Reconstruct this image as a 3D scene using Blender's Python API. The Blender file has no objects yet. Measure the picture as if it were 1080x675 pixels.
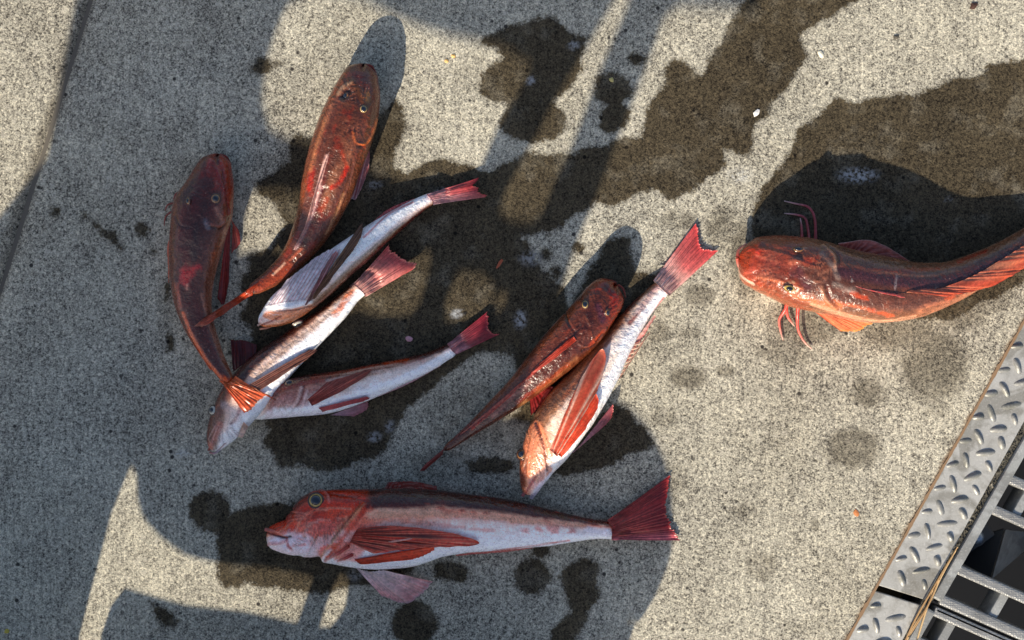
import bpy, math, random
import numpy as np
from mathutils import Vector
S = bpy.context.scene
COL = S.collection
rng = np.random.RandomState(7)
random.seed(7)
# ------------------------------------------------------------------ camera, sky, sun, exposure
CAMH = 1300.0                       # millimetres above the concrete
cam = bpy.data.cameras.new('camera'); cam_ob = bpy.data.objects.new('camera', cam); COL.objects.link(cam_ob)
cam_ob.location = (0, 0, CAMH * .001); cam_ob.rotation_euler = (0, 0, 0)
cam.sensor_width = 36; cam.lens = 36 * CAMH / 1080.0; cam.clip_start = .02; cam.clip_end = 1000
S.camera = cam_ob
SUN_EL = math.radians(28.5)
SD = np.array([.40, .9165])         # horizontal travel of the sunlight (shadows fall up and a little right)
world = bpy.data.worlds.new('World'); S.world = world; world.use_nodes = True
wn = world.node_tree.nodes; wl = world.node_tree.links
sky = wn.new('ShaderNodeTexSky'); sky.sky_type = 'NISHITA'; sky.sun_disc = False
sky.sun_elevation = SUN_EL
# sun stands at azimuth of -SD (towards lower left); the node measures clockwise from +Y
sky.sun_rotation = math.atan2(-SD[0], -SD[1])
wl.new(sky.outputs[0], wn['Background'].inputs['Color']); wn['Background'].inputs['Strength'].default_value = .112
sky.dust_density = 2.2; sky.ozone_density = 1.5
sun = bpy.data.lights.new('sun', 'SUN'); sun.energy = 5.0; sun.angle = math.radians(.53); sun.color = (1, .89, .71)
sun_ob = bpy.data.objects.new('sun', sun); COL.objects.link(sun_ob)
sd3 = Vector((SD[0] * math.cos(SUN_EL), SD[1] * math.cos(SUN_EL), -math.sin(SUN_EL)))
sun_ob.rotation_euler = sd3.to_track_quat('-Z', 'Y').to_euler()
sun_ob.location = (-1, -2, 3)
S.view_settings.view_transform = 'Standard'; S.view_settings.look = 'None'
S.view_settings.exposure = .52; S.view_settings.gamma = 1
# ------------------------------------------------------------------ helpers
def W(x, y, z=0.0):
    """photo point seen at height z (mm) -> metres; the place is laid out from where things stand"""
    f = 1 - z / CAMH
    return ((x - 540) * f * .001, (337.5 - y) * f * .001, z * .001)
def lin(r, g=None, b=None):
    if g is None: r, g, b = r
    c = np.array([r, g, b], float) / 255
    return np.where(c <= .04045, c / 12.92, ((c + .055) / 1.055) ** 2.4)
_lat = np.random.RandomState(3).rand(32, 32, 32)
def vnoise(p):
    p = np.asarray(p, float); i = np.floor(p).astype(int); f = p - i; f = f * f * (3 - 2 * f)
    r = 0
    for dx in (0, 1):
        for dy in (0, 1):
            for dz in (0, 1):
                w = (f[..., 0] if dx else 1 - f[..., 0]) * (f[..., 1] if dy else 1 - f[..., 1]) * (f[..., 2] if dz else 1 - f[..., 2])
                r = r + w * _lat[(i[..., 0] + dx) % 32, (i[..., 1] + dy) % 32, (i[..., 2] + dz) % 32]
    return r
def fbm(p, n=3):
    p = np.asarray(p, float); a = .5; r = 0; t = 0
    for k in range(n):
        r = r + a * vnoise(p * 2 ** k + 7.3 * k); t += a; a *= .55
    return r / t
def smooth(e0, e1, x):
    t = np.clip((x - e0) / (e1 - e0), 0, 1); return t * t * (3 - 2 * t)
def catmull(P, n):
    P = np.asarray(P, float)
    if len(P) == 2:
        t = np.linspace(0, 1, n)[:, None]; return P[0] * (1 - t) + P[1] * t
    Q = np.vstack([2 * P[0] - P[1], P, 2 * P[-1] - P[-2]])
    d = np.r_[0, np.cumsum(np.linalg.norm(np.diff(P[:, :2], axis=0), axis=1) + 1e-6)]
    s = np.linspace(0, d[-1], n); k = np.clip(np.searchsorted(d, s, 'right') - 1, 0, len(P) - 2)
    t = ((s - d[k]) / (d[k + 1] - d[k]))[:, None]
    p0, p1, p2, p3 = Q[k], Q[k + 1], Q[k + 2], Q[k + 3]
    return .5 * (2 * p1 + (p2 - p0) * t + (2 * p0 - 5 * p1 + 4 * p2 - p3) * t * t + (3 * p1 - p0 - 3 * p2 + p3) * t ** 3)
def mesh_obj(name, verts, faces, mat=None, parent=None, smooth_=True, col=None, uv=None, attrs=None):
    me = bpy.data.meshes.new(name)
    verts = np.asarray(verts, np.float32)
    me.from_pydata(verts.tolist() if len(verts) < 5000 else [tuple(v) for v in verts.tolist()], [], faces if isinstance(faces, list) else faces.tolist())
    if smooth_: me.polygons.foreach_set('use_smooth', [True] * len(me.polygons))
    if col is not None:
        a = me.color_attributes.new('Col', 'FLOAT_COLOR', 'POINT')
        c = np.ones((len(verts), 4), np.float32); c[:, :3] = np.clip(col, 0, 1); a.data.foreach_set('color', c.ravel())
    if attrs:
        for k, v in attrs.items():
            if v.ndim == 2:
                a = me.attributes.new(k, 'FLOAT_VECTOR', 'POINT'); a.data.foreach_set('vector', v.astype(np.float32).ravel())
            else:
                a = me.attributes.new(k, 'FLOAT', 'POINT'); a.data.foreach_set('value', v.astype(np.float32))
    if mat: me.materials.append(mat)
    me.validate(); me.update()
    o = bpy.data.objects.new(name, me); COL.objects.link(o)
    if parent: o.parent = parent; o.matrix_parent_inverse = parent.matrix_basis.inverted()
    return o
def thing(name, label, cat, loc=(0, 0, 0), group=None):
    o = bpy.data.objects.new(name, None); COL.objects.link(o); o.location = loc; o.empty_display_size = .02
    o['label'] = label; o['category'] = cat
    if group: o['group'] = group
    return o
def tag(o, label=None, cat=None, group=None, kind=None):
    if label: o['label'] = label
    if cat: o['category'] = cat
    if group: o['group'] = group
    if kind: o['kind'] = kind
    return o
def grid_faces(nu, nv, close_v=False):
    i = np.arange(nu - 1)[:, None]; j = np.arange(nv if close_v else nv - 1)[None, :]; j2 = (j + 1) % nv
    return np.stack([i * nv + j, i * nv + j2, (i + 1) * nv + j2, (i + 1) * nv + j], -1).reshape(-1, 4)
def tube(name, pts, rad, mat, parent=None, col=None, n=8, ns=None):
    """pts in metres"""
    ns = ns or max(6, len(pts) * 5)
    P = catmull(np.asarray(pts, float), ns); r = np.interp(np.linspace(0, 1, ns), np.linspace(0, 1, len(rad)), rad)
    T = np.gradient(P, axis=0); T /= np.linalg.norm(T, axis=1)[:, None] + 1e-12
    up = np.array([0, 0, 1.]) if abs(T[:, 2]).mean() < .8 else np.array([1., 0, 0])
    A = np.cross(T, up); A /= np.linalg.norm(A, axis=1)[:, None] + 1e-12; B = np.cross(A, T)
    th = np.linspace(0, 2 * np.pi, n, endpoint=False)
    V = P[:, None] + r[:, None, None] * (np.cos(th)[None, :, None] * A[:, None] + np.sin(th)[None, :, None] * B[:, None])
    F = grid_faces(ns, n, True).tolist()
    V = V.reshape(-1, 3); F.append(list(range(n))); F.append(list(range((ns - 1) * n, ns * n))[::-1])
    c = None
    if col is not None:
        col = np.asarray(col, float); t = np.linspace(0, 1, ns)
        c = np.stack([np.interp(t, np.linspace(0, 1, len(col)), col[:, k]) for k in range(3)], -1)
        c = np.repeat(c, n, 0)
    return mesh_obj(name, V, F, mat, parent, True, c)
def prism(name, poly, z0, z1, mat, parent=None, bevel=0.0, **kw):
    """poly world xy metres"""
    import bmesh
    bm = bmesh.new(); vs = [bm.verts.new((p[0], p[1], z1)) for p in poly]; f = bm.faces.new(vs)
    if f.normal.z < 0: f.normal_flip()
    bm.normal_update()
    r = bmesh.ops.extrude_face_region(bm, geom=[f]); 
    for g in r['geom']:
        if isinstance(g, bmesh.types.BMVert): g.co.z = z0
    bmesh.ops.recalc_face_normals(bm, faces=bm.faces)
    if bevel: bmesh.ops.bevel(bm, geom=bm.edges[:], offset=bevel, segments=2, affect='EDGES', profile=.6)
    me = bpy.data.meshes.new(name); bm.to_mesh(me); bm.free()
    if mat: me.materials.append(mat)
    o = bpy.data.objects.new(name, me); COL.objects.link(o)
    if parent: o.parent = parent; o.matrix_parent_inverse = parent.matrix_basis.inverted()
    return o
def sdf_poly(P, poly):
    """signed distance, positive inside"""
    poly = np.asarray(poly, float); d = np.full(len(P), 1e9); ins = np.zeros(len(P), bool)
    for a, b in zip(poly, np.roll(poly, -1, 0)):
        e = b - a; w = P - a; t = np.clip((w @ e) / (e @ e + 1e-9), 0, 1)
        d = np.minimum(d, ((w - t[:, None] * e) ** 2).sum(1))
        c = ((a[1] <= P[:, 1]) & (b[1] > P[:, 1])) | ((b[1] <= P[:, 1]) & (a[1] > P[:, 1]))
        if c.any():
            xi = a[0] + (P[:, 1] - a[1]) / (b[1] - a[1] + 1e-12) * e[0]
            ins ^= c & (P[:, 0] < xi)
    d = np.sqrt(d); return np.where(ins, d, -d)
# ------------------------------------------------------------------ materials
class NT:
    def __init__(s, name):
        s.m = bpy.data.materials.new(name); s.m.use_nodes = True; s.t = s.m.node_tree; s.b = s.t.nodes['Principled BSDF']
    def n(s, typ, **kw):
        nd = s.t.nodes.new(typ)
        for k, v in kw.items():
            if k.startswith('_'): setattr(nd, k[1:], v)
            else:
                key = int(k[1:]) if k[0] == 'i' and k[1:].isdigit() else k
                if hasattr(v, 'is_output') or isinstance(v, bpy.types.NodeSocket): s.t.links.new(v, nd.inputs[key])
                else: nd.inputs[key].default_value = v
        return nd
    def math(s, op, a, b=0.0, clamp=False):
        nd = s.n('ShaderNodeMath', _operation=op, _use_clamp=clamp)
        for i, v in enumerate((a, b)):
            if isinstance(v, bpy.types.NodeSocket): s.t.links.new(v, nd.inputs[i])
            else: nd.inputs[i].default_value = v
        return nd.outputs[0]
    def mix(s, f, a, b, typ='MIX'):
        nd = s.n('ShaderNodeMix', _data_type='RGBA', _blend_type=typ)
        for k, v in ((0, f), (6, a), (7, b)):
            if isinstance(v, bpy.types.NodeSocket): s.t.links.new(v, nd.inputs[k])
            else: nd.inputs[k].default_value = v if k == 0 else (*v, 1) if len(v) == 3 else v
        return nd.outputs[2]
    def noise(s, vec, scale, detail=2, rough=.5, dist=0):
        nd = s.n('ShaderNodeTexNoise', Scale=scale, Detail=detail, Roughness=rough, Distortion=dist)
        if vec is not None: s.t.links.new(vec, nd.inputs['Vector'])
        return nd.outputs[0]
    def remap(s, v, a, b, c=0.0, d=1.0):
        nd = s.n('ShaderNodeMapRange'); s.t.links.new(v, nd.inputs[0])
        for i, k in enumerate((a, b, c, d)): nd.inputs[i + 1].default_value = k
        return nd.outputs[0]
    def attr(s, name): return s.n('ShaderNodeAttribute', _attribute_name=name)
    def set(s, **kw):
        for k, v in kw.items():
            k = k.replace('_', ' ')
            if isinstance(v, bpy.types.NodeSocket): s.t.links.new(v, s.b.inputs[k])
            else: s.b.inputs[k].default_value = v
    def bump(s, h, dist, strength=1.0, normal=None):
        nd = s.n('ShaderNodeBump', Strength=strength, Distance=dist, Height=h)
        if normal is not None: s.t.links.new(normal, nd.inputs['Normal'])
        s.t.links.new(nd.outputs[0], s.b.inputs['Normal']); return nd.outputs[0]

def concrete_mat(name, wetattr=True):
    t = NT(name); co = t.n('ShaderNodeNewGeometry').outputs['Position']
    world_co = co; co = t.n('ShaderNodeMapping', Vector=co, Rotation=(.61, .83, .37)).outputs[0]
    sp = t.noise(co, 620, 2.5, .7); sp2 = t.noise(co, 260, 2, .6); mid = t.noise(co, 26, 4, .6); low = t.noise(co, 5, 3, .55)
    vor = t.n('ShaderNodeTexVoronoi', Vector=co, Scale=230, Randomness=1.0)
    rot = t.n('ShaderNodeMapping', Vector=world_co, Rotation=(0, 0, math.radians(17)), Scale=(1, .045, 1), Location=(0, 0, .37))
    broom = t.noise(rot.outputs[0], 330, 2, .5)
    v1 = t.n('ShaderNodeTexVoronoi', Vector=co, Scale=760, Randomness=1.0); v2 = t.n('ShaderNodeTexVoronoi', Vector=co, Scale=430, Randomness=1.0)
    bw1 = t.n('ShaderNodeSeparateColor', i0=v1.outputs['Color']).outputs[0]; bw2 = t.n('ShaderNodeSeparateColor', i0=v2.outputs['Color']).outputs[1]
    g = t.math('ADD', t.math('MULTIPLY', sp, .52), t.math('MULTIPLY', sp2, .28))
    g = t.math('ADD', g, t.math('MULTIPLY', bw1, .13)); g = t.math('ADD', g, t.math('MULTIPLY', bw2, .09))
    g = t.math('ADD', g, t.math('MULTIPLY', t.math('SUBTRACT', broom, .5), t.remap(low, .4, .6, .03, .17))); g = t.math('SUBTRACT', g, .012)
    g = t.math('ADD', g, t.math('MULTIPLY', t.math('SUBTRACT', mid, .5), .14))
    g = t.math('ADD', g, t.math('MULTIPLY', t.math('SUBTRACT', low, .5), .14))
    r = t.n('ShaderNodeValToRGB', Fac=g); cr = r.color_ramp
    cr.elements[0].position = .35; cr.elements[0].color = (.06, .054, .045, 1)
    cr.elements[1].position = .655; cr.elements[1].color = (.78, .72, .57, 1)
    for p, c in ((.42, (.19, .175, .145, 1)), (.485, (.35, .325, .265, 1)), (.55, (.47, .44, .355, 1))):
        e = cr.elements.new(p); e.color = c
    col = r.outputs[0]
    pit = t.n('ShaderNodeTexVoronoi', Vector=co, Scale=62, Randomness=1.0)
    col = t.mix(t.math('MULTIPLY', t.remap(pit.outputs['Distance'], .10, .16, 1, 0), t.remap(t.noise(co, 31, 2), .52, .6)), col, (.05, .045, .04))
    st2 = t.noise(co, 3.2, 5, .65, .8)
    col = t.mix(t.remap(st2, .38, .66, .0, .30), col, t.mix(1.0, col, (.62, .58, .50), 'MULTIPLY'))
    # single coloured grains of aggregate
    gr = t.remap(vor.outputs['Color'], .82, .86)
    col = t.mix(t.math('MULTIPLY', gr, .35), col, (.62, .57, .47))
    rough = .85
    if wetattr:
        w = t.attr('wet').outputs['Fac']; dmp = t.attr('damp').outputs['Fac']
        nz = t.math('SUBTRACT', t.noise(co, 60, 4, .62), .5)
        w2 = t.math('ADD', w, t.math('MULTIPLY', nz, 14))
        w2 = t.math('ADD', w2, t.math('MULTIPLY', t.math('SUBTRACT', sp2, .5), 13))
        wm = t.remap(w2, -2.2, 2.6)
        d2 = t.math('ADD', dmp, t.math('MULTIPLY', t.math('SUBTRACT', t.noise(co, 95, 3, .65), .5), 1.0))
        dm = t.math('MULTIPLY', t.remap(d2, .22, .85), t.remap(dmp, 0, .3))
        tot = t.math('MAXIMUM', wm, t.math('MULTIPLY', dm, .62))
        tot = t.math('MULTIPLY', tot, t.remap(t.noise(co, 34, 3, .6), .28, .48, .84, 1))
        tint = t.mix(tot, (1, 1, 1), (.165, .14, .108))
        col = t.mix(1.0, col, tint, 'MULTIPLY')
        spec = t.remap(tot, 0, 1, .2, .10)
        t.set(Roughness=t.remap(tot, 0, 1, .9, .55), Specular_IOR_Level=spec)
        wh = t.attr('white').outputs['Fac']
        wn_ = t.math('MULTIPLY', wh, t.remap(t.math('ADD', sp2, t.math('MULTIPLY', mid, .4)), .58, .8))
        col = t.mix(wn_, col, (.55, .57, .60))
        ed = t.attr('dirt').outputs['Fac']
        col = t.mix(t.math('MULTIPLY', ed, t.remap(mid, .3, .6, .4, 1)), col, (.16, .095, .05))
        dk = t.attr('dark').outputs['Fac']
        col = t.mix(dk, col, t.mix(1.0, col, (.36, .33, .3), 'MULTIPLY'))
    else: t.set(Roughness=.9)
    t.set(Base_Color=col)
    h = t.math('ADD', t.math('MULTIPLY', sp, 1.1), t.math('MULTIPLY', broom, .18))
    h = t.math('ADD', h, t.math('MULTIPLY', sp2, .9))
    t.bump(h, .0013, .55)
    return t.m
M_conc = concrete_mat('concrete')
M_conc2 = concrete_mat('plain_concrete', False)

def skin_mat():
    t = NT('wet_fish_skin'); c = t.attr('Col').outputs['Color']; uv = t.attr('skin').outputs['Vector']
    co = t.n('ShaderNodeNewGeometry').outputs['Position']
    n1 = t.noise(uv, 1.6, 3, .6); n2 = t.noise(uv, .45, 3, .6, .4); n3 = t.noise(co, 420, 2, .6)
    v = t.math('ADD', t.math('MULTIPLY', n1, .55), t.math('MULTIPLY', n2, .45))
    lum = t.n('ShaderNodeRGBToBW', i0=c).outputs[0]; q = t.remap(lum, .35, .75, 1, .28)
    k = t.math('ADD', 1.0, t.math('MULTIPLY', t.math('SUBTRACT', t.remap(v, .34, .68, .66, 1.34), 1.0), q))
    kk = t.n('ShaderNodeCombineColor'); [t.t.links.new(k, kk.inputs[i]) for i in range(3)]
    col = t.mix(1.0, c, kk.outputs[0], 'MULTIPLY')
    sc = t.n('ShaderNodeTexVoronoi', Vector=uv, Scale=.62, _feature='F1')
    col = t.mix(t.remap(sc.outputs['Distance'], .3, .75, 0, .22), col, t.mix(1.0, col, (.62, .56, .52), 'MULTIPLY'))
    fl = t.remap(t.noise(co, 620, 2, .6), .30, .72, .80, 1.22)
    fc = t.n('ShaderNodeCombineColor'); [t.t.links.new(fl, fc.inputs[i]) for i in range(3)]
    col = t.mix(1.0, col, fc.outputs[0], 'MULTIPLY')
    lon = t.n('ShaderNodeMapping', Vector=uv, Scale=(.09, 1.0, 1)); ln = t.noise(lon.outputs[0], 2.6, 3, .6)
    col = t.mix(t.math('MULTIPLY', q, t.remap(ln, .50, .66, 0, .42)), col, t.mix(1.0, col, (.58, .47, .42), 'MULTIPLY'))
    col = t.n('ShaderNodeHueSaturation', Saturation=1.05, Value=1.15, Color=col).outputs[0]
    spv = t.n('ShaderNodeTexVoronoi', Vector=uv, Scale=1.25); spm = t.remap(t.noise(uv, .3, 2), .46, .6)
    col = t.mix(t.math('MULTIPLY', t.math('MULTIPLY', t.remap(spv.outputs['Distance'], .16, .30, .75, 0), spm), q), col, t.mix(1.0, col, (.30, .18, .16), 'MULTIPLY'))
    spw = t.n('ShaderNodeTexVoronoi', Vector=uv, Scale=.75, Randomness=1.0); spn = t.remap(t.noise(uv, .22, 2), .5, .62)
    col = t.mix(t.math('MULTIPLY', t.remap(spw.outputs['Distance'], .08, .16, .55, 0), spn), col, (.62, .40, .30))
    muc = t.remap(t.noise(co, 170, 4, .68, .5), .66, .76, 0, .30)
    col = t.mix(t.math('MULTIPLY', muc, q), col, (.72, .66, .62))
    t.set(Base_Color=col, Roughness=t.remap(n3, .35, .65, .18, .36), Specular_IOR_Level=.5, Coat_Weight=.32,
          Coat_Roughness=.09, Subsurface_Weight=.06, Subsurface_Radius=(.004, .0015, .001), Subsurface_Scale=1.0)
    h = t.math('ADD', t.math('MULTIPLY', sc.outputs['Distance'], .5), t.math('MULTIPLY', n2, 3.4))
    h = t.math('ADD', h, t.math('MULTIPLY', n3, .55))
    t.bump(h, .0009, .7)
    return t.m
M_skin = skin_mat()
def fin_mat():
    t = NT('fin_membrane'); c = t.attr('Col').outputs['Color']; co = t.n('ShaderNodeNewGeometry').outputs['Position']
    n = t.noise(co, 300, 3, .6); k = t.remap(n, .3, .7, .7, 1.25)
    kk = t.n('ShaderNodeCombineColor'); [t.t.links.new(k, kk.inputs[i]) for i in range(3)]
    col = t.mix(1.0, c, kk.outputs[0], 'MULTIPLY')
    t.set(Base_Color=col, Roughness=.33, Coat_Weight=.3, Coat_Roughness=.2)
    tr = t.n('ShaderNodeBsdfTranslucent', Color=col); mx = t.n('ShaderNodeMixShader', i0=.35, i1=t.b.outputs[0], i2=tr.outputs[0])
    t.t.links.new(mx.outputs[0], t.t.nodes['Material Output'].inputs[0]); t.bump(n, .0006, .4)
    return t.m
M_fin = fin_mat()
def simple(name, col, rough=.4, metal=0, **kw):
    t = NT(name); t.set(Base_Color=(*col, 1), Roughness=rough, Metallic=metal, **kw); return t.m
M_pupil = simple('fish_pupil', (.006, .009, .02), .08, Coat_Weight=1.0, Coat_Roughness=.03)
def iris_mat(name, a, b):
    t = NT(name); n = t.noise(t.n('ShaderNodeNewGeometry').outputs['Position'], 900, 2)
    t.set(Base_Color=t.mix(n, a, b), Roughness=.2, Coat_Weight=1.0, Coat_Roughness=.05); return t.m
M_gold = iris_mat('golden_iris', (.30, .18, .03), (.58, .40, .10))
M_silver = iris_mat('silver_iris', (.35, .33, .28), (.62, .6, .5))
M_amber = iris_mat('amber_iris', (.16, .05, .015), (.34, .17, .05))
M_ochre = iris_mat('ochre_iris', (.25, .15, .05), (.42, .28, .10))

# ------------------------------------------------------------------ concrete slabs
def joint_x(y): return 95 - .311 * y            # left tooled joint, photo px at ground level
EDGE0 = np.array([926., 617.]); ED = np.array([154., -277.]); ED /= np.linalg.norm(ED); EN = np.array([-ED[1], ED[0]])
def edge_x(y): return EDGE0[0] + (y - EDGE0[1]) * ED[0] / ED[1]
WET = [
 [(504,42),(520,34),(545,25),(560,18),(583,18),(599,31),(622,40),(612,60),(615,75),(600,95),(585,105),(598,122),(598,138),(580,148),(563,151),(548,150),(530,141),(525,130),(535,112),(520,108),(505,98),(506,80),(515,68),(530,60),(522,50),(508,48)],
 [(628,80),(645,74),(662,85),(672,98),(655,108),(666,118),(660,135),(640,142),(630,135),(632,122),(640,112),(625,105)],
 [(660,60),(670,56),(684,60),(680,67),(668,69)],
 [(799,-60),(785,0),(756,49),(740,78),(713,59),(700,72),(703,88),(680,114),(677,143),(654,147),(602,160),(576,165),(556,158),(543,166),(517,182),(504,178),(480,168),(465,166),(446,173),(429,183),(416,176),(418,160),(429,137),(426,111),(416,104),(395,125),(360,140),(331,142),(312,143),(304,153),(304,170),(289,182),(271,191),(271,206),(290,215),(300,235),(285,262),(262,270),(262,285),(250,300),(262,318),(252,335),(268,350),(258,380),(262,400),(250,420),(277,439),(283,454),(277,466),(289,484),(295,495),(315,492),(339,497),(370,492),(407,478),(410,466),(420,450),(428,433),(446,418),(470,398),(479,390),(492,380),(506,373),(520,372),(538,377),(548,390),(530,410),(520,425),(545,430),(570,425),(585,400),(600,350),(597,303),(587,297),(570,283),(560,260),(552,250),(577,247),(590,240),(607,227),(627,215),(650,217),(677,203),(693,200),(703,212),(720,207),(740,194),(766,176),(764,160),(789,166),(794,156),(795,132),(810,124),(815,108),(834,91),(851,59),(844,37),(880,16),(906,0),(930,-60)],
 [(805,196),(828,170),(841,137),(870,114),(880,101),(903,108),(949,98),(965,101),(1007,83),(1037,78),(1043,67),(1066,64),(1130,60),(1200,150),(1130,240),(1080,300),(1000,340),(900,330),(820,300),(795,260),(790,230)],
 [(597,330),(640,250),(663,250),(672,290),(700,290),(660,330),(650,380),(600,420),(570,450),(540,440),(560,400)],
 [(578,499),(598,503),(622,499),(646,489),(670,477),(690,470),(680,450),(650,440),(640,430),(612,455),(590,480)],
 [(640,418),(665,435),(690,470),(668,478),(650,455)],
 [(490,488),(510,480),(540,484),(548,496),(520,500),(498,497)],
 [(228,556),(241,541),(267,532),(311,530),(360,520),(420,560),(440,600),(410,618),(375,617),(340,626),(300,624),(262,616),(236,622),(226,608),(230,590)],
 [(456,595),(475,590),(488,598),(488,611),(470,615),(458,608)],
 [(590,610),(595,595),(616,588),(632,595),(630,612),(634,630),(624,642),(618,656),(607,680),(578,682),(581,665),(601,642),(595,621)],
 [(157,634),(170,638),(189,656),(185,665),(174,664),(163,649)],
 [(283,67),(300,66),(298,70),(284,72)],
 [(88,222),(96,230),(112,242),(125,250),(132,262),(126,266),(114,254),(100,240),(86,230)],
 [(158,256),(166,262),(166,272),(158,268)],[(172,296),(180,298),(180,318),(174,316)],[(174,350),(184,354),(184,372),(176,370)],
 [(560,577),(578,575),(580,586),(566,590)],
]
CIRC = [(222,540,21),(437,658,23),(562,608,18.5),(275,70,9),(150,241,4.5),(59,224,2.5),(484,604,7),(118,248,4),(610,262,3.5),(575,268,3),(587,289,4)]
DAMP = [  # x, y, rx, ry, amount
 (900,473,34,26,1.0),(915,415,24,19,.8),(804,597,21,20,.62),(726,398,24,15,.95),(765,391,12,9,.8),(859,554,9,9,.6),(930,516,13,13,.5),(786,541,23,13,.5),
 (738,312,20,16,.75),(694,351,18,14,.7),(729,351,16,8,.6),(985,385,42,48,1.0),(950,350,50,25,.9),(1010,325,45,30,.8),(1040,310,40,30,.7),(850,340,50,32,.85),(790,270,26,50,.9),
 (830,370,40,20,.6),(715,232,26,14,.6),(690,300,20,24,.6),(780,330,25,18,.4),(760,240,22,30,.7),(500,440,70,50,.55),(470,490,60,22,.6),(560,540,60,16,.4),(700,440,22,16,.55),
 (715,510,14,30,.5),(100,235,30,14,.35),(500,80,30,26,.4),(690,130,16,20,.5),(1000,470,20,14,.35),(640,365,30,40,.5),(430,520,60,16,.5),(990,430,20,16,.5),
 (320,430,70,60,.6),(880,600,30,15,.3),(850,660,40,14,.35),(175,330,14,40,.5),(690,560,10,60,.35),(820,470,30,14,.25),(745,470,20,14,.3),(650,540,60,20,.3)]
WHITE = [(905,185,26,10,1.0),(549,337,8,12,1.1),(482,331,8,6,1.1),(395,461,9,7,.8),(411,450,6,8,.7),(192,478,12,4,.9),(375,606,10,9,.5),(465,205,9,8,.9),(560,272,16,10,.6),(560,85,6,6,.8),(605,48,8,6,.8),(395,195,10,5,.7),(780,185,18,10,.5),(120,640,5,5,.3),(1000,210,4,3,.6)]
def masks(P):
    n = len(P); w = np.full(n, -60.)
    for poly in WET: w = np.maximum(w, sdf_poly(P, poly))
    for x, y, r in CIRC: w = np.maximum(w, r + (1.5 if r > 8 else 3) - np.hypot(P[:, 0] - x, P[:, 1] - y))
    d = np.zeros(n); wh = np.zeros(n)
    for x, y, rx, ry, a in DAMP: d = np.maximum(d, a * (1 - smooth(.45, 1.25, np.hypot((P[:, 0] - x) / rx, (P[:, 1] - y) / ry))))
    for x, y, rx, ry, a in WHITE: wh = np.maximum(wh, .62 * a * (1 - smooth(.3, 1.1, np.hypot((P[:, 0] - x) / rx, (P[:, 1] - y) / ry))))
    # mottled drying rim between the fish
    return w, d, wh
def slab(name, fl, fr, xs_n, label_edge, parent, mat):
    ys = np.r_[np.linspace(-4200, -700, 8), np.linspace(-560, -60, 20), np.arange(-20, 700, 3.0), np.linspace(730, 1200, 16), np.linspace(1500, 5000, 8)]
    us = xs_n; nv = len(us); ny = len(ys)
    Y, U = np.meshgrid(ys, us, indexing='ij')
    L = np.array([fl(y) for y in ys])[:, None]; R = np.array([fr(y) for y in ys])[:, None]
    dl, dr = U, 0
    X = L + (R - L) * U
    P = np.stack([X.ravel(), Y.ravel()], -1)
    return P, X, Y, L, R, ny, nv
def make_slab(name, fl, fr, us, parent, mat, rim_l=0, rim_r=0, rimdrop=9, dirt_r=False):
    P, X, Y, L, R, ny, nv = slab(name, fl, fr, us, None, parent, mat)
    dl = (X - L).ravel(); dr = (R - X).ravel()
    w, d, wh = masks(P)
    z = (fbm(np.c_[P / 60., np.zeros(len(P))], 3) - .5) * 1.2
    z += (fbm(np.c_[P / 9., np.zeros(len(P))], 2) - .5) * .35
    if rim_l: z -= rimdrop * (1 - np.sqrt(np.clip(1 - (1 - np.clip(dl / rim_l, 0, 1)) ** 2, 0, 1)))
    if rim_r: z -= rimdrop * (1 - np.sqrt(np.clip(1 - (1 - np.clip(dr / rim_r, 0, 1)) ** 2, 0, 1)))
    jag = (fbm(np.c_[P / 11., np.ones(len(P)) * 3], 3) - .5)
    dirt = np.zeros(len(P)); dark = np.zeros(len(P))
    if dirt_r:
        dirt = (1 - smooth(0, 5, dr + jag * 9)) * .9
        P[:, 0] += np.where(dr < 1e-3, jag * 4 - .5, 0)
    if rim_l: dark = (1 - smooth(1, 7, dl + jag * 6)) * .5
    if rim_r and not dirt_r: dark = (1 - smooth(2, 16, dr + jag * 10)) * .7
    V = np.c_[(P[:, 0] - 540) * .001, (337.5 - P[:, 1]) * .001, z * .001]
    F = grid_faces(ny, nv)[:, ::-1]
    # skirts down the sides
    n0 = len(V)
    lo = np.r_[np.arange(ny) * nv, ]; hi = np.arange(ny) * nv + nv - 1
    SL = V[lo].copy(); SL[:, 2] = -.14; SR = V[hi].copy(); SR[:, 2] = -.14
    V = np.vstack([V, SL, SR]); k = np.arange(ny - 1)
    F = np.vstack([F, np.stack([lo[k], n0 + k, n0 + k + 1, lo[k + 1]], -1)[:, ::-1] if False else np.stack([lo[k], lo[k + 1], n0 + k + 1, n0 + k], -1), np.stack([hi[k], n0 + ny + k, n0 + ny + k + 1, hi[k + 1]], -1)])
    ex = lambda a: np.r_[a, a[lo], a[hi]]
    return mesh_obj(name, V, F, mat, parent, True, None, None, dict(wet=ex(w), damp=ex(d), white=ex(wh), dirt=ex(dirt), dark=ex(dark)))
pave = bpy.data.objects.new('pavement', None); COL.objects.link(pave); pave['kind'] = 'structure'
gp = mesh_obj('ground', [(-150, -150, -.15), (150, -150, -.15), (150, 150, -.15), (-150, 150, -.15)], [(0, 1, 2, 3)], M_conc2); gp['kind'] = 'structure'
gp.location.z = -.2
us = np.r_[0, .001, .002, .0035, .005, .0075, .010, .0125, .016, np.linspace(.0185, .985, 420), .989, .992, .994, .996, .9975, .999, 1]
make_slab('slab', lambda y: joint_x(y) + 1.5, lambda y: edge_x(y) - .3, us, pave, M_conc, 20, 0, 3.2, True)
us2 = np.r_[np.linspace(0, .93, 14)[:-1], np.linspace(.93, .9965, 60), .9972, .998, .9985, .999, .9995, 1]
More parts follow.
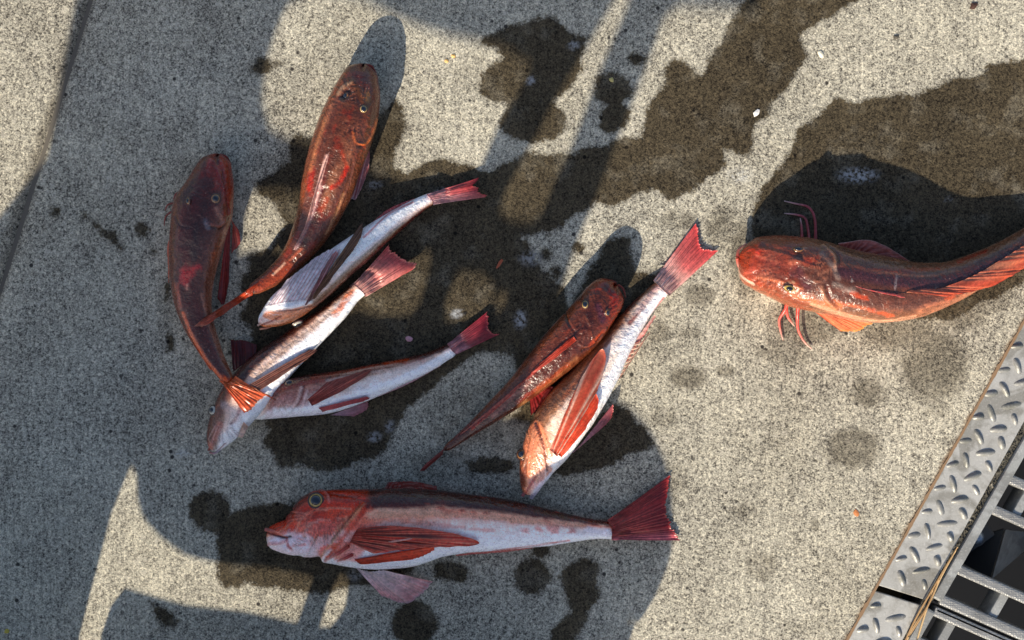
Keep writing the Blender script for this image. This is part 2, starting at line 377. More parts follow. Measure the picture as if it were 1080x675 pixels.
make_slab('slab', lambda y: joint_x(y) - 3500, lambda y: joint_x(y) - 1.5, us2, pave, M_conc, 0, 9, 3.2)
# far side of the drain
make_slab('slab', lambda y: edge_x(y) + 560, lambda y: edge_x(y) + 4500, np.r_[0, .001, .003, .01, np.linspace(.03, 1, 12)], pave, M_conc, 8, 0, 5)
# grit in the joint
def jline(y0, y1, off, wd, z, mat, name):
    ys = np.linspace(y0, y1, 60); V = []
    for y in ys:
        j = (vnoise(np.array([[y / 14., off, 0]]))[0] - .5) * 1.2
        for s in (-1, 1): V.append(((joint_x(y) + off + s * wd - 540) * .001, (337.5 - y) * .001, (z + j) * .001))
    o = mesh_obj(name, V, grid_faces(60, 2)[:, ::-1], mat, pave); return o
M_grit = simple('joint_grit', (.12, .105, .085), .95)
jline(-900, 1500, 0, 3.0, -2.6, M_grit, 'joint_filler')

# ------------------------------------------------------------------ drain: tread plates, grate, pit
def E(a, b, z=0):
    """along-edge a, across b (mm) -> metres"""
    p = EDGE0 + ED * a + EN * b; return ((p[0] - 540) * .001, (337.5 - p[1]) * .001, z * .001)
def metal(name, col, rough, stain, bump=.3):
    t = NT(name); co = t.n('ShaderNodeNewGeometry').outputs['Position']
    n = t.noise(co, 28, 4, .6); n2 = t.noise(co, 500, 2, .5); n3 = t.noise(co, 9, 3, .6, 1.2)
    c = t.mix(t.remap(n, .35, .7), col, tuple(x * .72 for x in col))
    c = t.mix(t.remap(n3, .50, .54, 0, .62), c, stain); c = t.mix(t.remap(t.noise(co, 70, 5, .7), .5, .68, 0, .55), c, stain)
    c = t.mix(t.remap(n2, .55, .8, 0, .3), c, (.75, .75, .73))
    t.set(Base_Color=c, Metallic=.3, Roughness=t.remap(n, .3, .7, rough, rough + .2)); t.bump(n2, .0005, bump); return t.m
M_tread = metal('tread_plate_aluminium', (.50, .495, .47), .5, (.17, .16, .135))
M_lug = metal('worn_lug_aluminium', (.26, .26, .25), .38, (.14, .14, .12))
M_galv = metal('galvanised_steel', (.42, .43, .42), .45, (.2, .2, .19), .5)
def serr():
    t = NT('serrated_galvanised_bar'); co = t.n('ShaderNodeNewGeometry').outputs['Position']
    v = t.n('ShaderNodeTexVoronoi', Vector=co, Scale=420, Randomness=.35)
    n = t.noise(co, 40, 3); c = t.mix(t.remap(n, .3, .7), (.42, .42, .41), (.24, .24, .235))
    c = t.mix(t.remap(v.outputs['Distance'], .2, .55, 0, .22), c, (.17, .17, .165))
    t.set(Base_Color=c, Metallic=.5, Roughness=.5); t.bump(t.remap(v.outputs['Distance'], .1, .6, 1, 0), .0006, .6); return t.m
M_serr = serr()
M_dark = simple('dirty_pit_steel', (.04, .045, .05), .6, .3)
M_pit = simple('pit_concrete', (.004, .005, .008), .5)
M_blue = simple('blue_grey_bolt', (.22, .28, .36), .35, .6)
M_dirt = concrete_mat('packed_dirt', False)
for nd in M_dirt.node_tree.nodes:
    if nd.type == 'VALTORGB':
        for e in nd.color_ramp.elements: e.color = tuple(c * .22 for c in e.color[:3]) + (1,)
SK = .20    # plates are cut slightly askew
def plate(a0, a1, label):
    t = thing('tread_plate', label, 'metal plate', E((a0 + a1) / 2, 25, -2), 'tread plates edging the drain')
    poly = [E(a0, .8)[:2], E(a0 + SK * 52, 51)[:2], E(a1 + SK * 52, 51)[:2], E(a1, .8)[:2]]
    prism('plate_sheet', poly, -.006, .0, M_tread, t, .0008)
    return t
p1 = plate(0, 620, 'grey diamond tread plate running up beside the sunlit concrete, above the black joint')
p2 = plate(-620, -7, 'grey diamond tread plate in the bottom corner, below the black joint')
for t_, p in (('wall', 0),): pass
import bmesh
def lug_mesh(L, Wd, H):
    n = 18; rings = 4; V = []; F = []
    for r in range(rings):
        k = 1 - r / rings; z = H * (1 - k ** 2.2)
        for i in range(n):
            a = 2 * math.pi * i / n; c = math.cos(a); s = math.sin(a)
            V.append((L / 2 * k * math.copysign(abs(c) ** .75, c), Wd / 2 * k * math.copysign(abs(s) ** .95, s), z))
    V.append((0, 0, H))
    for r in range(rings - 1):
        for i in range(n): F.append((r * n + i, r * n + (i + 1) % n, (r + 1) * n + (i + 1) % n, (r + 1) * n + i))
    for i in range(n): F.append(((rings - 1) * n + i, (rings - 1) * n + (i + 1) % n, len(V) - 1))
    me = bpy.data.meshes.new('lug'); me.from_pydata([(x * .001, y * .001, z * .001) for x, y, z in V], [], F)
    me.polygons.foreach_set('use_smooth', [True] * len(F)); me.materials.append(M_lug); return me
LM = {k: lug_mesh(L, 6.2, 2.6) for k, L in (('l', 21), ('m', 19), ('s', 14))}
lat = [(1045.5, 415, 's', 12), (1046, 435.7, 'm', -68), (1053, 452.6, 'l', 14), (1056.5, 467, 's', -66)]
for k in range(-14, 9):
    for (x, y, m, ang) in lat:
        px, py = x + 13.55 * k, y - 24.9 * k
        q = np.array([px, py]) - EDGE0; a = q @ ED; b = q @ EN
        if b < 4 or b > 47: continue
        par = p1 if a > SK * b + 7 else (p2 if a < SK * b - 15 else None)
        if par is None: continue
        o = bpy.data.objects.new('lug', LM[m]); COL.objects.link(o)
        o.parent = par; o.matrix_parent_inverse = par.matrix_basis.inverted()
        o.location = ((px - 540) * .001, (337.5 - py) * .001, -.0001); o.rotation_euler = (0, 0, math.radians(ang + random.uniform(-9, 9))); o.scale = (random.uniform(.88, 1.12), random.uniform(.85, 1.2), random.uniform(.6, 1.15))
# frame ledge + dirt between plate and grate
fr = tag(prism('steel_ledge', [E(-620, 50)[:2], E(-620, 60)[:2], E(640, 60)[:2], E(640, 50)[:2]], -.03, -.004, M_dirt), 'dirt filled steel ledge between the tread plates and the grate', 'ledge')
V = []; F = []
ys = np.arange(-700, 700, 2.0)
for k, y in enumerate(ys):
    j = vnoise(np.array([[y / 9., 1.5, 0]]))[0]; j2 = vnoise(np.array([[y / 3., 4.5, 0]]))[0]
    for b_ in (-1.2 - 3.2 * j * j2, .2 + 1.1 * j2): V.append(E(y, b_, .9 if b_ > 0 else 1.0))
rf = mesh_obj('rusty_edge_filler', V, grid_faces(len(ys), 2), simple('rusty_dirt', (.24, .15, .085), .9), pave)
# rough grit on the ledge
V = []; F = []
for k in range(900):
    a = random.uniform(-60, 420); b = random.uniform(51.5, 59.5); r = random.uniform(.5, 1.5); c = np.array(E(a, b, -3.6)); n0 = len(V)
    for dx, dy, dz in ((1, 0, 0), (-.4, .9, 0), (-.5, -.8, 0), (0, 0, 1.1)):
        V.append(c + np.array([dx, dy, dz]) * r * .001 * random.uniform(.7, 1.2))
    F += [(n0, n0 + 1, n0 + 3), (n0 + 1, n0 + 2, n0 + 3), (n0 + 2, n0, n0 + 3)]
g = mesh_obj('grit', V, F, M_dirt, None, False); tag(g, 'loose dark grit packed along the edge of the grate', 'grit', kind='stuff')
pit = bpy.data.objects.new('drain_pit', None); COL.objects.link(pit); pit['kind'] = 'structure'
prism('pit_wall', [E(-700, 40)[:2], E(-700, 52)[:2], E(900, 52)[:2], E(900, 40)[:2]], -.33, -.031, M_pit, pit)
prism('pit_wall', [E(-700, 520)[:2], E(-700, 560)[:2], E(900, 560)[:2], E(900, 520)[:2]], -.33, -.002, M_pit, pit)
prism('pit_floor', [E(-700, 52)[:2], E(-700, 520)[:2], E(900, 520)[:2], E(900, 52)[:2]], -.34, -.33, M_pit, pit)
Q = np.array([.915, .403]); G0 = np.array([989., 631.]); GE = np.array([75., -131.]); GE /= np.linalg.norm(GE)
def Gp(a, b):
    p = G0 + GE * a + Q * b; return ((p[0] - 540) * .001, (337.5 - p[1]) * .001)
def bar(par, a0, b0, a1, b1, wd, z0=-.034, z1=-.001, mat=None):
    p, q = np.array(Gp(a0, b0)), np.array(Gp(a1, b1)); d = q - p; d /= np.linalg.norm(d); n = np.array([-d[1], d[0]]) * wd * .0005
    return prism('bar', [tuple(p + n), tuple(q + n), tuple(q - n), tuple(p - n)], z0, z1, mat or M_serr, par, .0024)
def grate(a0, a1, label, dividers, skip=()):
    t = thing('drain_grate', label, 'drain grate', (*Gp((a0 + a1) / 2, 100), -.034), 'steel grates over the drain')
    bar(t, a0 - 2, 0, a1, 0, 10.5, mat=M_galv, z1=.0015); bar(t, a0 - 2, 380, a1, 380, 7.5, mat=M_galv, z1=.0005)
    k = 0; a = a0
    while a < a1:
        if k not in skip: bar(t, a, 4, a, 376, 10.5 if k else 11)
        if k in dividers:
            for b in dividers[k]: bar(t, a + 3.6, b, a + 33.1, b, 10, z1=-.0035, mat=M_galv)
        a += 36.7; k += 1
    return t
dv = {k: ((62, 130, 200, 270, 335) if k % 2 == 0 else (30, 96, 165, 235, 300)) for k in range(0, 20)}
dv[1] = (240, 310); dv[2] = (240, 310)
g1 = grate(0, 640, 'galvanised drain grate with the open cell showing a blue bolt', dv, (2,))
g2 = grate(-36.7 * 9 - 14, -14, 'lower galvanised drain grate at the bottom edge, beyond the straw', {k: (28, 100, 170, 240) for k in range(9)})
# end bar of the lower grate nearest the joint
bar(g2, -12, 4, -12, 376, 6.5)
# folded support plate and bolt seen in the open cell
fp = thing('support_bracket', 'dark folded steel bracket seen inside the open cell of the grate', 'bracket', (*Gp(80, 50), -.09))
c = lambda a, b, z: (*Gp(a, b), z)
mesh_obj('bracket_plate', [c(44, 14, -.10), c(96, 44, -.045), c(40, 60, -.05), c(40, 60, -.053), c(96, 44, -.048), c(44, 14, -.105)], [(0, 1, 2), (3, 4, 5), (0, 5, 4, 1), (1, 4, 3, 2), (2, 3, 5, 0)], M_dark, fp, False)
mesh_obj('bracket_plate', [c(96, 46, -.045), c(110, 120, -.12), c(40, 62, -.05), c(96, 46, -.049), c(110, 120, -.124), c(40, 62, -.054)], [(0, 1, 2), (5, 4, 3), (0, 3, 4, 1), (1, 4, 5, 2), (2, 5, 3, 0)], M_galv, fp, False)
bo = thing('bolt', 'rounded blue grey bolt head down inside the drain grate', 'bolt', (*Gp(78, 23), -.05))
V = []; n = 20
for r in range(7):
    ph = r / 6 * math.pi / 2
    for i in range(n): V.append((*(np.array(Gp(76, 20)) + np.array([math.cos(2 * math.pi * i / n), math.sin(2 * math.pi * i / n)]) * .0085 * math.cos(ph)), -.042 + .008 * math.sin(ph)))
mesh_obj('bolt_head', V, grid_faces(7, n, True), M_blue, bo)
x0, y0 = Gp(76, 20)
prism('washer', [(x0 + .0115 * math.cos(2 * math.pi * i / 16), y0 + .0115 * math.sin(2 * math.pi * i / 16)) for i in range(16)], -.046, -.042, M_dark, bo)
bar(bo, 60, 14, 92, 30, 22, -.056, -.0461, M_dark)

# ------------------------------------------------------------------ straw and crumbs
M_straw = simple('dry_straw', (.42, .25, .11), .6)
M_straw2 = simple('pale_straw', (.60, .42, .22), .6)
st = thing('straw', 'thin dry straw stalks lying across the metal plate joint', 'straw', W(985, 630))
for P, m in (([(1010, 577, 6), (996, 600, 5), (982, 624, 5), (966, 652, 4), (952, 682, 3)], M_straw), ([(1008, 581, 4), (992, 610, 4), (980, 636, 4), (962, 664, 3), (955, 680, 3)], M_straw2),
             ([(990, 612, 5), (978, 640, 5), (958, 672, 3)], M_straw), ([(984, 622, 3), (975, 650, 3), (967, 676, 3)], M_straw2)):
    tube('stalk', [W(*p) for p in P], [.0004, .0009, .0011, .0008], m, st, n=6)
def chip(x, y, r, col, label, cat, asp=1.0, h=.5):
    V = [(0, 0, h * r)]; n = 9
    for i in range(n):
        a = 2 * math.pi * i / n; k = r * random.uniform(.75, 1.15); V.append((math.cos(a) * k * asp, math.sin(a) * k, .25 * h * r))
    for i in range(n): V.append((V[i + 1][0] * 1.1, V[i + 1][1] * 1.1, -.9))
    F = [(0, i + 1, (i + 1) % n + 1) for i in range(n)] + [(i + 1, i + 1 + n, (i + 1) % n + 1 + n, (i + 1) % n + 1) for i in range(n)]
    o = mesh_obj(cat.replace(' ', '_'), np.array(V) * .001, F, simple(cat + '_surface', lin(col), .6), None, False)
    o.location = W(x, y, .6); o.rotation_euler[2] = random.uniform(0, 3); tag(o, label, cat)
chip(798, 119, 2.6, (235, 230, 225), 'small white chip on the sunlit brown wet band, upper middle', 'chip', 1.6)
chip(866, 57, 2.8, (235, 225, 200), 'pale cream chip on dry sunlit concrete near the top', 'chip', 1.6)
chip(478, 59, 2.4, (225, 180, 110), 'yellow crumb, the upper of two by the lit patch at the top', 'crumb')
chip(471, 64, 2.2, (215, 175, 110), 'yellow crumb, the lower left of two by the lit patch at the top', 'crumb')
chip(903, 541, 3.0, (190, 120, 70), 'orange rusty fleck on dry sunlit concrete left of the tread plate', 'fleck', 1.3, .2)
chip(1027, 6, 3.2, (70, 45, 35), 'dark brown pebble at the top edge, upper right', 'pebble', 1.5)
chip(431, 357, 2.8, (205, 150, 160), 'tiny pink scrap on the black wet concrete between two tails', 'scrap', 1.5)
chip(645, 84, 2.6, (190, 175, 110), 'pale yellow crumb in the shaded wet blot near the top', 'crumb')
chip(7, 666, 2.6, (190, 170, 70), 'yellow crumb alone in the bottom left corner of shade', 'crumb')
chip(945, 39, 2.4, (80, 75, 65), 'dark grey pebble on dry sunlit concrete at upper right', 'pebble', 1.4)
chip(527, 278, 1.8, (160, 80, 50), 'small rusty sliver on the wet concrete in the middle', 'sliver', 3.2, .3)
# ------------------------------------------------------------------ added cut-outs, out of view, outlined to throw the big shade patches
NV = np.array([SD[1], -SD[0]])
def caster(name, outline, holes, T0, mat, thick, parent):
    def conv(poly):
        P = np.asarray(poly, float); P = np.vstack([P, P[:1]])
        Wd = np.c_[(P[:, 0] - 540), (337.5 - P[:, 1])] * .001
        # subdivide
        out = []
        for a, b in zip(Wd[:-1], Wd[1:]):
            for t in (0, .5): out.append(a * (1 - t) + b * t)
        Wd = np.array(out); t = Wd @ SD; u = Wd @ NV
        return np.c_[u, (t - T0) * math.tan(SUN_EL)]
    cu = bpy.data.curves.new(name, 'CURVE'); cu.dimensions = '2D'; cu.fill_mode = 'BOTH'; cu.extrude = thick / 2
    for poly in [outline] + holes:
        sp = cu.splines.new('POLY'); q = conv(poly); sp.points.add(len(q) - 1)
        for i, (u, z) in enumerate(q): sp.points[i].co = (u, z, 0, 1)
        sp.use_cyclic_u = True
    tmp = bpy.data.objects.new(name, cu); COL.objects.link(tmp)
    dg = bpy.context.evaluated_depsgraph_get(); me = bpy.data.meshes.new_from_object(tmp.evaluated_get(dg))
    bpy.data.objects.remove(tmp); me.name = name
    co = np.zeros(len(me.vertices) * 3); me.vertices.foreach_get('co', co); co = co.reshape(-1, 3)
    t = T0 + co[:, 2] + .003 * np.sin(co[:, 0] * 40)
    V = np.c_[co[:, 0] * NV[0] + t * SD[0], co[:, 0] * NV[1] + t * SD[1], co[:, 1]]
    me.vertices.foreach_set('co', V.astype(np.float32).ravel()); me.materials.clear(); me.materials.append(mat)
    o = bpy.data.objects.new(name, me); COL.objects.link(o)
    if parent: o.parent = parent; o.matrix_parent_inverse = parent.matrix_basis.inverted()
    return o
M_cutout = simple('shade_cutout_grey', (.10, .12, .14), .8)
M_near_cutout = simple('near_cutout_brown', (.16, .12, .08), .9)
def gpt(u, t, z=0): return (u * NV[0] + t * SD[0], u * NV[1] + t * SD[1], z)
DARK = [(90,-140),(80,0),(68,60),(50,165),(0,228),(-160,420),(-160,980),(-20,980),(75,708),(82,675),(96,620),(107,580),(116,545),(128,515),(138,490),(144,500),(145,528),(149,543),(155,553),(168,566),(196,582),(224,588),(261,596),(309,605),(331,608),
 (313,659),(289,656),(222,641),(167,631),(130,624),(116,642),(107,669),(101,700),(40,980),(640,980),(560,620),(530,440),(560,400),(578,350),(593,300),(610,250),(627,212),(648,156),(667,108),(684,65),(700,18),(720,4),(760,8),(800,6),(830,-140),
 (690,-140),(664,0),(636,65),(618,114),(602,156),(583,196),(574,220),(567,231),(553,233),(537,230),(527,222),(530,208),(543,183),(563,147),(583,108),(609,65),(628,33),(648,0),(690,-138)]
L2 = [(335,-14),(380,0),(413,16),(453,27),(503,42),(535,54),(560,68),(546,100),(523,137),(508,173),(503,188),(480,195),(450,197),(420,193),(400,183),(385,169),(340,158),(300,148),(284,136),(277,105),(280,67),(290,35),(305,0)]
P3 = [(264,200),(290,200),(350,206),(346,240),(316,266),(289,269),(262,269),(251,272),(256,240),(261,215)]
P1 = [(425,262),(455,264),(452,290),(441,326),(430,336),(400,338),(378,328),(350,335),(320,352),(295,352),(280,345),(276,335),(300,318),(330,290),(360,272),(385,262)]
P2 = [(485,284),(510,284),(523,297),(522,317),(510,338),(490,341),(471,338),(468,321),(478,298)]
P2b = [(526,303),(537,306),(533,322),(526,330),(522,318)]
SLIT = [(360,602),(369,608),(368,622),(365,638),(357,651),(349,661),(337,661),(344,638),(352,616)]
shade = thing('added_shade_cutout', 'added grey cut-out with holes that shape the wide shade, outside the picture', 'shade_caster', gpt(0, -.78))
caster('shade_cutout', DARK, [L2, P3, P1, P2, P2b, SLIT], -.78, M_cutout, .004, shade)  # unseen flat blocker, outline and holes traced back from the wanted shade
tube('added_rail', [gpt(-1.2, -.78, 1.28), gpt(1.0, -.78, 1.28)], [.02, .02], M_galv, shade, n=10)  # bar and uprights added to carry the unseen blocker
for u_ in (-1.15, .95): tube('added_post', [gpt(u_, -.78, -.05), gpt(u_, -.78, 1.3)], [.022, .022], M_galv, shade, n=10)
NEARP = [(400,980),(425,620),(450,500),(490,470),(520,452),(545,445),(575,455),(605,426),(625,418),(643,418),(664,438),(684,464),(698,493),(706,530),(708,578),(703,600),(694,622),(682,642),(676,650),(664,650),(657,662),(668,662),(655,700),(600,980)]
sk = thing('added_near_cutout', 'added brown cut-out that shapes the round shade by the catch, outside the picture', 'near_caster', gpt(.1, -.62))
caster('near_cutout', NEARP, [], -.62, M_near_cutout, .012, sk)  # second unseen blocker, added for the round-edged shade
tube('added_prop', [gpt(.15, -.66, -.02), gpt(.15, -.66, .2)], [.02, .02], M_straw, sk, n=10)

# ------------------------------------------------------------------ fish
HEAVY = {}
def project(V):
    """world (m) -> photo px"""
    z = V[:, 2] * 1000; f = 1 - z / CAMH
    return np.c_[V[:, 0] * 1000 / f + 540, 337.5 - V[:, 1] * 1000 / f]
def dist_line(P, pts):
    pts = np.asarray(pts, float)[:, :2]; d = np.full(len(P), 1e9); tt = np.zeros(len(P)); L = np.r_[0, np.cumsum(np.linalg.norm(np.diff(pts, axis=0), axis=1))]
    for k, (a, b) in enumerate(zip(pts[:-1], pts[1:])):
        e = b - a; w = P - a; t = np.clip((w @ e) / (e @ e + 1e-9), 0, 1); q = np.sqrt(((w - t[:, None] * e) ** 2).sum(1))
        m = q < d; d = np.where(m, q, d); tt = np.where(m, (L[k] + t * np.linalg.norm(e)) / L[-1], tt)
    return d, tt
def fish_body(parent, st, roll, pal, strokes=(), shape=.85, seed=0, nose=7, flat=.0, notch=0, jit_=1.0, ridge=0):
    """st rows: x, y, half width, half height, underside z   (photo px / mm), snout first. roll: degrees the back leans to the right of the heading"""
    st = np.asarray(st, float)
    zc0 = st[:, 4] + st[:, 3]; f0 = 1 - zc0 / CAMH
    C = np.c_[(st[:, 0] - 540) * f0, (337.5 - st[:, 1]) * f0, st[:, 2] * f0, st[:, 3], st[:, 4]]
    L = np.linalg.norm(np.diff(C[:, :2], axis=0), axis=1).sum(); ns = int(L / 1.25); nt = 112
    D = catmull(C, ns); X = D[:, :2]; w = np.maximum(D[:, 2], .5); h = np.maximum(D[:, 3], .5); zb = D[:, 4]
    zc = zb + h
    s = np.r_[0, np.cumsum(np.linalg.norm(np.diff(X, axis=0), axis=1))]
    capn = np.sqrt(np.clip(1 - (1 - np.clip(s / nose, 0, 1)) ** 2, 0, 1)); capt = np.sqrt(np.clip(1 - (1 - np.clip((s[-1] - s) / 9, 0, 1)) ** 2, 0, 1))
    cap = np.maximum(capn * capt, .02)
    T = np.gradient(X, axis=0)
    for _ in range(3): T = np.vstack([T[:1], (T[:-2] + T[1:-1] * 2 + T[2:]) / 4, T[-1:]])
    T /= np.linalg.norm(T, axis=1)[:, None]; N = np.c_[T[:, 1], -T[:, 0]]
    th = np.linspace(-np.pi, np.pi, nt, endpoint=False)
    sn, cs = np.sin(th), np.cos(th)
    lat_ = np.sign(sn) * np.abs(sn) ** shape; ver = np.sign(cs) * np.abs(cs) ** (shape + .05)
    ver = np.where(ver < 0, ver * .97, ver)
    Ww = (w * cap)[:, None] * lat_[None]; Hh = (h * cap)[:, None] * ver[None]
    V = np.stack([X[:, None, 0] + N[:, None, 0] * Ww, X[:, None, 1] + N[:, None, 1] * Ww, zc[:, None] + Hh], -1)
    u = np.broadcast_to(s[:, None], Ww.shape); TH = np.broadcast_to(th[None], Ww.shape)
    rollv = np.interp(s / s[-1], np.linspace(0, 1, len(np.atleast_1d(roll))), np.atleast_1d(roll)) if np.ndim(roll) else np.full(ns, roll)
    v = np.degrees(TH) - rollv[:, None]; v = (v + 180) % 360 - 180
    arc = np.radians(v) * (w + h)[:, None] / 2
    sf = u / s[-1]
    Nrm = np.stack([N[:, None, 0] * lat_[None], N[:, None, 1] * lat_[None], np.broadcast_to(ver[None], Ww.shape)], -1)
    if notch:
        k_ = notch * np.exp(-(lat_[None] / .30) ** 2) * np.clip(1 - s / 12, 0, 1)[:, None] ** 1.5 * (ver[None] > -.6)
        V[..., 0] += T[:, None, 0] * k_; V[..., 1] += T[:, None, 1] * k_
    V = V.reshape(-1, 3); Nrm = Nrm.reshape(-1, 3); v = v.ravel(); arc = arc.ravel(); uu = u.ravel(); sf = sf.ravel(); TH = TH.ravel()
    # pigment
    sd = seed * 11.3
    n1 = fbm(np.c_[uu / 22 + sd, arc / 9, np.zeros(len(uu))], 3); n2 = fbm(np.c_[uu / 6 + sd, arc / 4, np.ones(len(uu))], 3); n3 = fbm(np.c_[uu / 60 + sd, arc / 3.0, np.ones(len(uu)) * 5], 2)
    av = np.abs(v) + ((n1 - .5) * 34 + (n2 - .5) * 16) * jit_
    stops = pal['ramp']; c = np.stack([np.interp(av, [q[0] for q in stops], [lin(*q[1])[k] for q in stops]) for k in range(3)], -1)
    bl = smooth(.56, .70, n1 * .6 + n2 * .4) * pal.get('blotch_amt', .6) * (av < pal.get('blotch_max', 110))
    c = c * (1 - bl[:, None]) + lin(*pal['blotch']) * bl[:, None]
    c *= (.82 + .42 * n3)[:, None]
    P2 = project(V * .001); up = smooth(-.35, -.05, np.cos(TH))
    dz = (n1 - .5) * .9 + (n2 - .5) * .35
    for sp in strokes:
        pts, wd, colr, amt = sp[:4]; jit = sp[4] if len(sp) > 4 else .35; dd = sp[5] if len(sp) > 5 else 0
        taper = sp[6] if len(sp) > 6 else 0
        if pts == 'poly': 
            poly = wd; colr, amt, soft = sp[2], sp[3], (sp[4] if len(sp) > 4 else 3)
            dd = sp[5] if len(sp) > 5 else 0
            q = sdf_poly(P2, poly) + (n2 - .5) * soft * 3 + (n1 - .5) * soft * 2
            m = smooth(-soft, soft, q) * up
        else:
            lo = np.min(pts, 0)[:2] - wd * 2 - 4; hi = np.max(pts, 0)[:2] + wd * 2 + 4
            box = (P2 >= lo).all(1) & (P2 <= hi).all(1) & (up > 0)
            m = np.zeros(len(P2))
            if box.any():
                cp = catmull(pts, max(8, len(pts) * 5)) if len(pts) > 2 else np.asarray(pts, float)
                d, t = dist_line(P2[box], cp); ww = wd * (1 - taper * np.abs(2 * t - 1) ** 2)
                m[box] = smooth(1, .25, (d + (n2[box] - .5) * jit * wd * 1.6) / np.maximum(ww, .1)) * up[box]
        if colr is not None:
            k = (m * amt)[:, None] * (1 - .45 * (n3 < .42)[:, None] * (jit > .3)); c = c * (1 - k) + lin(*colr) * k
        if dd: dz = dz + dd * m
    amp = np.repeat(cap, nt)
    V = V + Nrm * (dz * amp * np.clip(np.repeat(w, nt) / 14, .15, 1))[:, None]
    V[:, 2] = np.maximum(V[:, 2], .4)
    F = grid_faces(ns, nt, True).tolist(); F.append(list(range(nt))); F.append(list(range((ns - 1) * nt, ns * nt))[::-1])
    o = mesh_obj('body', V * .001, F, M_skin, parent, True, c, None, dict(skin=np.c_[uu / 3.2, arc / 3.2, np.full(len(uu), seed)]))
    top = V.reshape(ns, nt, 3)
    # normals outward fix
    import bmesh
    p = o.data.polygons[len(o.data.polygons) // 2]
    cen = X[min(ns - 1, int((len(o.data.polygons) // 2) / nt))]
    pc = np.array(p.center) * 1000; nn = np.array(p.normal)
    if (pc[0] - cen[0]) * nn[0] + (pc[1] - cen[1]) * nn[1] + (pc[2] - zc.mean()) * nn[2] < 0: o.data.flip_normals()
    return top
def surf_z(top, x, y):
    """height of the body's upper surface under photo point (mm)"""
    V = top[:, top.shape[1] // 4: 3 * top.shape[1] // 4].reshape(-1, 3)
    P = project(V * .001); d = (P[:, 0] - x) ** 2 + (P[:, 1] - y) ** 2; k = np.argsort(d)[:4]; return float(V[k, 2].max())
def fin(name, parent, base, tip, nr, cb, ct, cray, ridge=.5, ragged=.06, th=.35, bow=0, edge=None, col_fn=None, on=None, lift=1.0):
    """base and tip: rows x, y, z (photo px / mm); rays run base -> tip"""
    nu = nr * 6 + 1; nv = 22
    B = catmull(base, nu); Tp = catmull(tip, nu)
    tt = np.linspace(0, 1, nv); ur = np.linspace(0, nr, nu)
    wob = (vnoise(np.c_[np.linspace(0, nr, nu) * .55 + B[0, 0], np.full(nu, B[0, 1]), np.zeros(nu)]) - .5) * 1.5; ur = ur + wob
    ray = .5 + .5 * np.cos(2 * np.pi * (ur - .5))
    rr = 1 - ragged * (1 - ray) * .45 - ragged * 1.1 * (vnoise(np.c_[ur * .9, np.full(nu, len(base) + B[0, 0]), np.zeros(nu)]))
    P = B[:, None] * (1 - tt[None, :, None] * rr[:, None, None]) + Tp[:, None] * (tt[None, :, None] * rr[:, None, None])
    P[..., 2] += bow * np.sin(np.pi * tt)[None] * np.sin(np.pi * np.linspace(0, 1, nu))[:, None]
    f = 1 - P[..., 2] / CAMH
    Wp = np.stack([(P[..., 0] - 540) * f, (337.5 - P[..., 1]) * f, P[..., 2]], -1)
    if on is not None:
        for it in range(2):
            dz_ = drape_z(on, Wp[..., 0], Wp[..., 1]); lf = lift * (.35 + 1.1 * np.sin(np.pi * np.clip(tt, 0, 1) * .62))[None]
            zz = np.where(dz_ > 0, dz_ + lf, np.minimum(P[..., 2], 14)); z0_ = zz.copy()
            for _ in range(5):
                zz[1:-1] = np.maximum(z0_[1:-1], (zz[:-2] + zz[2:]) / 2); zz[:, 1:-1] = np.maximum(zz[:, 1:-1], (zz[:, :-2] + zz[:, 2:]) / 2)
            P[..., 2] = zz; f = 1 - zz / CAMH
            Wp = np.stack([(P[..., 0] - 540) * f, (337.5 - P[..., 1]) * f, zz], -1)
    gu = np.gradient(Wp, axis=0); gv = np.gradient(Wp, axis=1); N = np.cross(gu, gv); N /= np.linalg.norm(N, axis=-1)[..., None] + 1e-9
    if N[..., 2].mean() < 0: N = -N
    rip = (fbm(np.stack([np.broadcast_to(ur[:, None] * .7, P.shape[:2]), np.broadcast_to(tt[None] * 3, P.shape[:2]), np.full(P.shape[:2], B[0, 1])], -1), 2) - .5) * 2.0
    rg = (ray[:, None] * ridge * (1 - .6 * tt[None]) + rip * ridge)
    # rays split towards the rim
    fork = .5 + .5 * np.cos(4 * np.pi * (ur - .5)); k = smooth(.5, .9, tt)[None]
    rmask = (ray[:, None] ** 2) * (1 - k) + (fork[:, None] ** 2) * k
    A = Wp + N * rg[..., None]; Bt = Wp + N * (rg[..., None] - th)
    A[..., 2] = np.maximum(A[..., 2], .9); Bt[..., 2] = np.maximum(Bt[..., 2], .3)
    c = lin(*cb) * (1 - tt[None, :, None]) + lin(*ct) * tt[None, :, None]
    c = np.broadcast_to(c, P.shape).copy()
    mot = fbm(np.stack([np.broadcast_to(ur[:, None] * .5 + B[0, 0], P.shape[:2]), np.broadcast_to(tt[None] * 5, P.shape[:2]), np.full(P.shape[:2], 2.)], -1), 3)
    c = c * (1 - .62 * rmask[..., None]) + lin(*cray) * .62 * rmask[..., None]
    if col_fn: c = col_fn(c, np.broadcast_to((ur / nr)[:, None], P.shape[:2]), np.broadcast_to(tt[None], P.shape[:2]))
    c = c * (.6 + .8 * mot)[..., None]
    if edge is not None:
        e = (smooth(.93, 1, tt))[None, :, None] * np.ones((nu, 1, 1)); c = c * (1 - e * .6) + lin(*edge) * e * .6
    n = nu * nv; V = np.vstack([A.reshape(-1, 3), Bt.reshape(-1, 3)]); F = grid_faces(nu, nv); F2 = F[:, ::-1] + n
    rim = [i * nv for i in range(nu)], [i * nv + nv - 1 for i in range(nu)], list(range(nv)), [(nu - 1) * nv + j for j in range(nv)]
    E_ = []
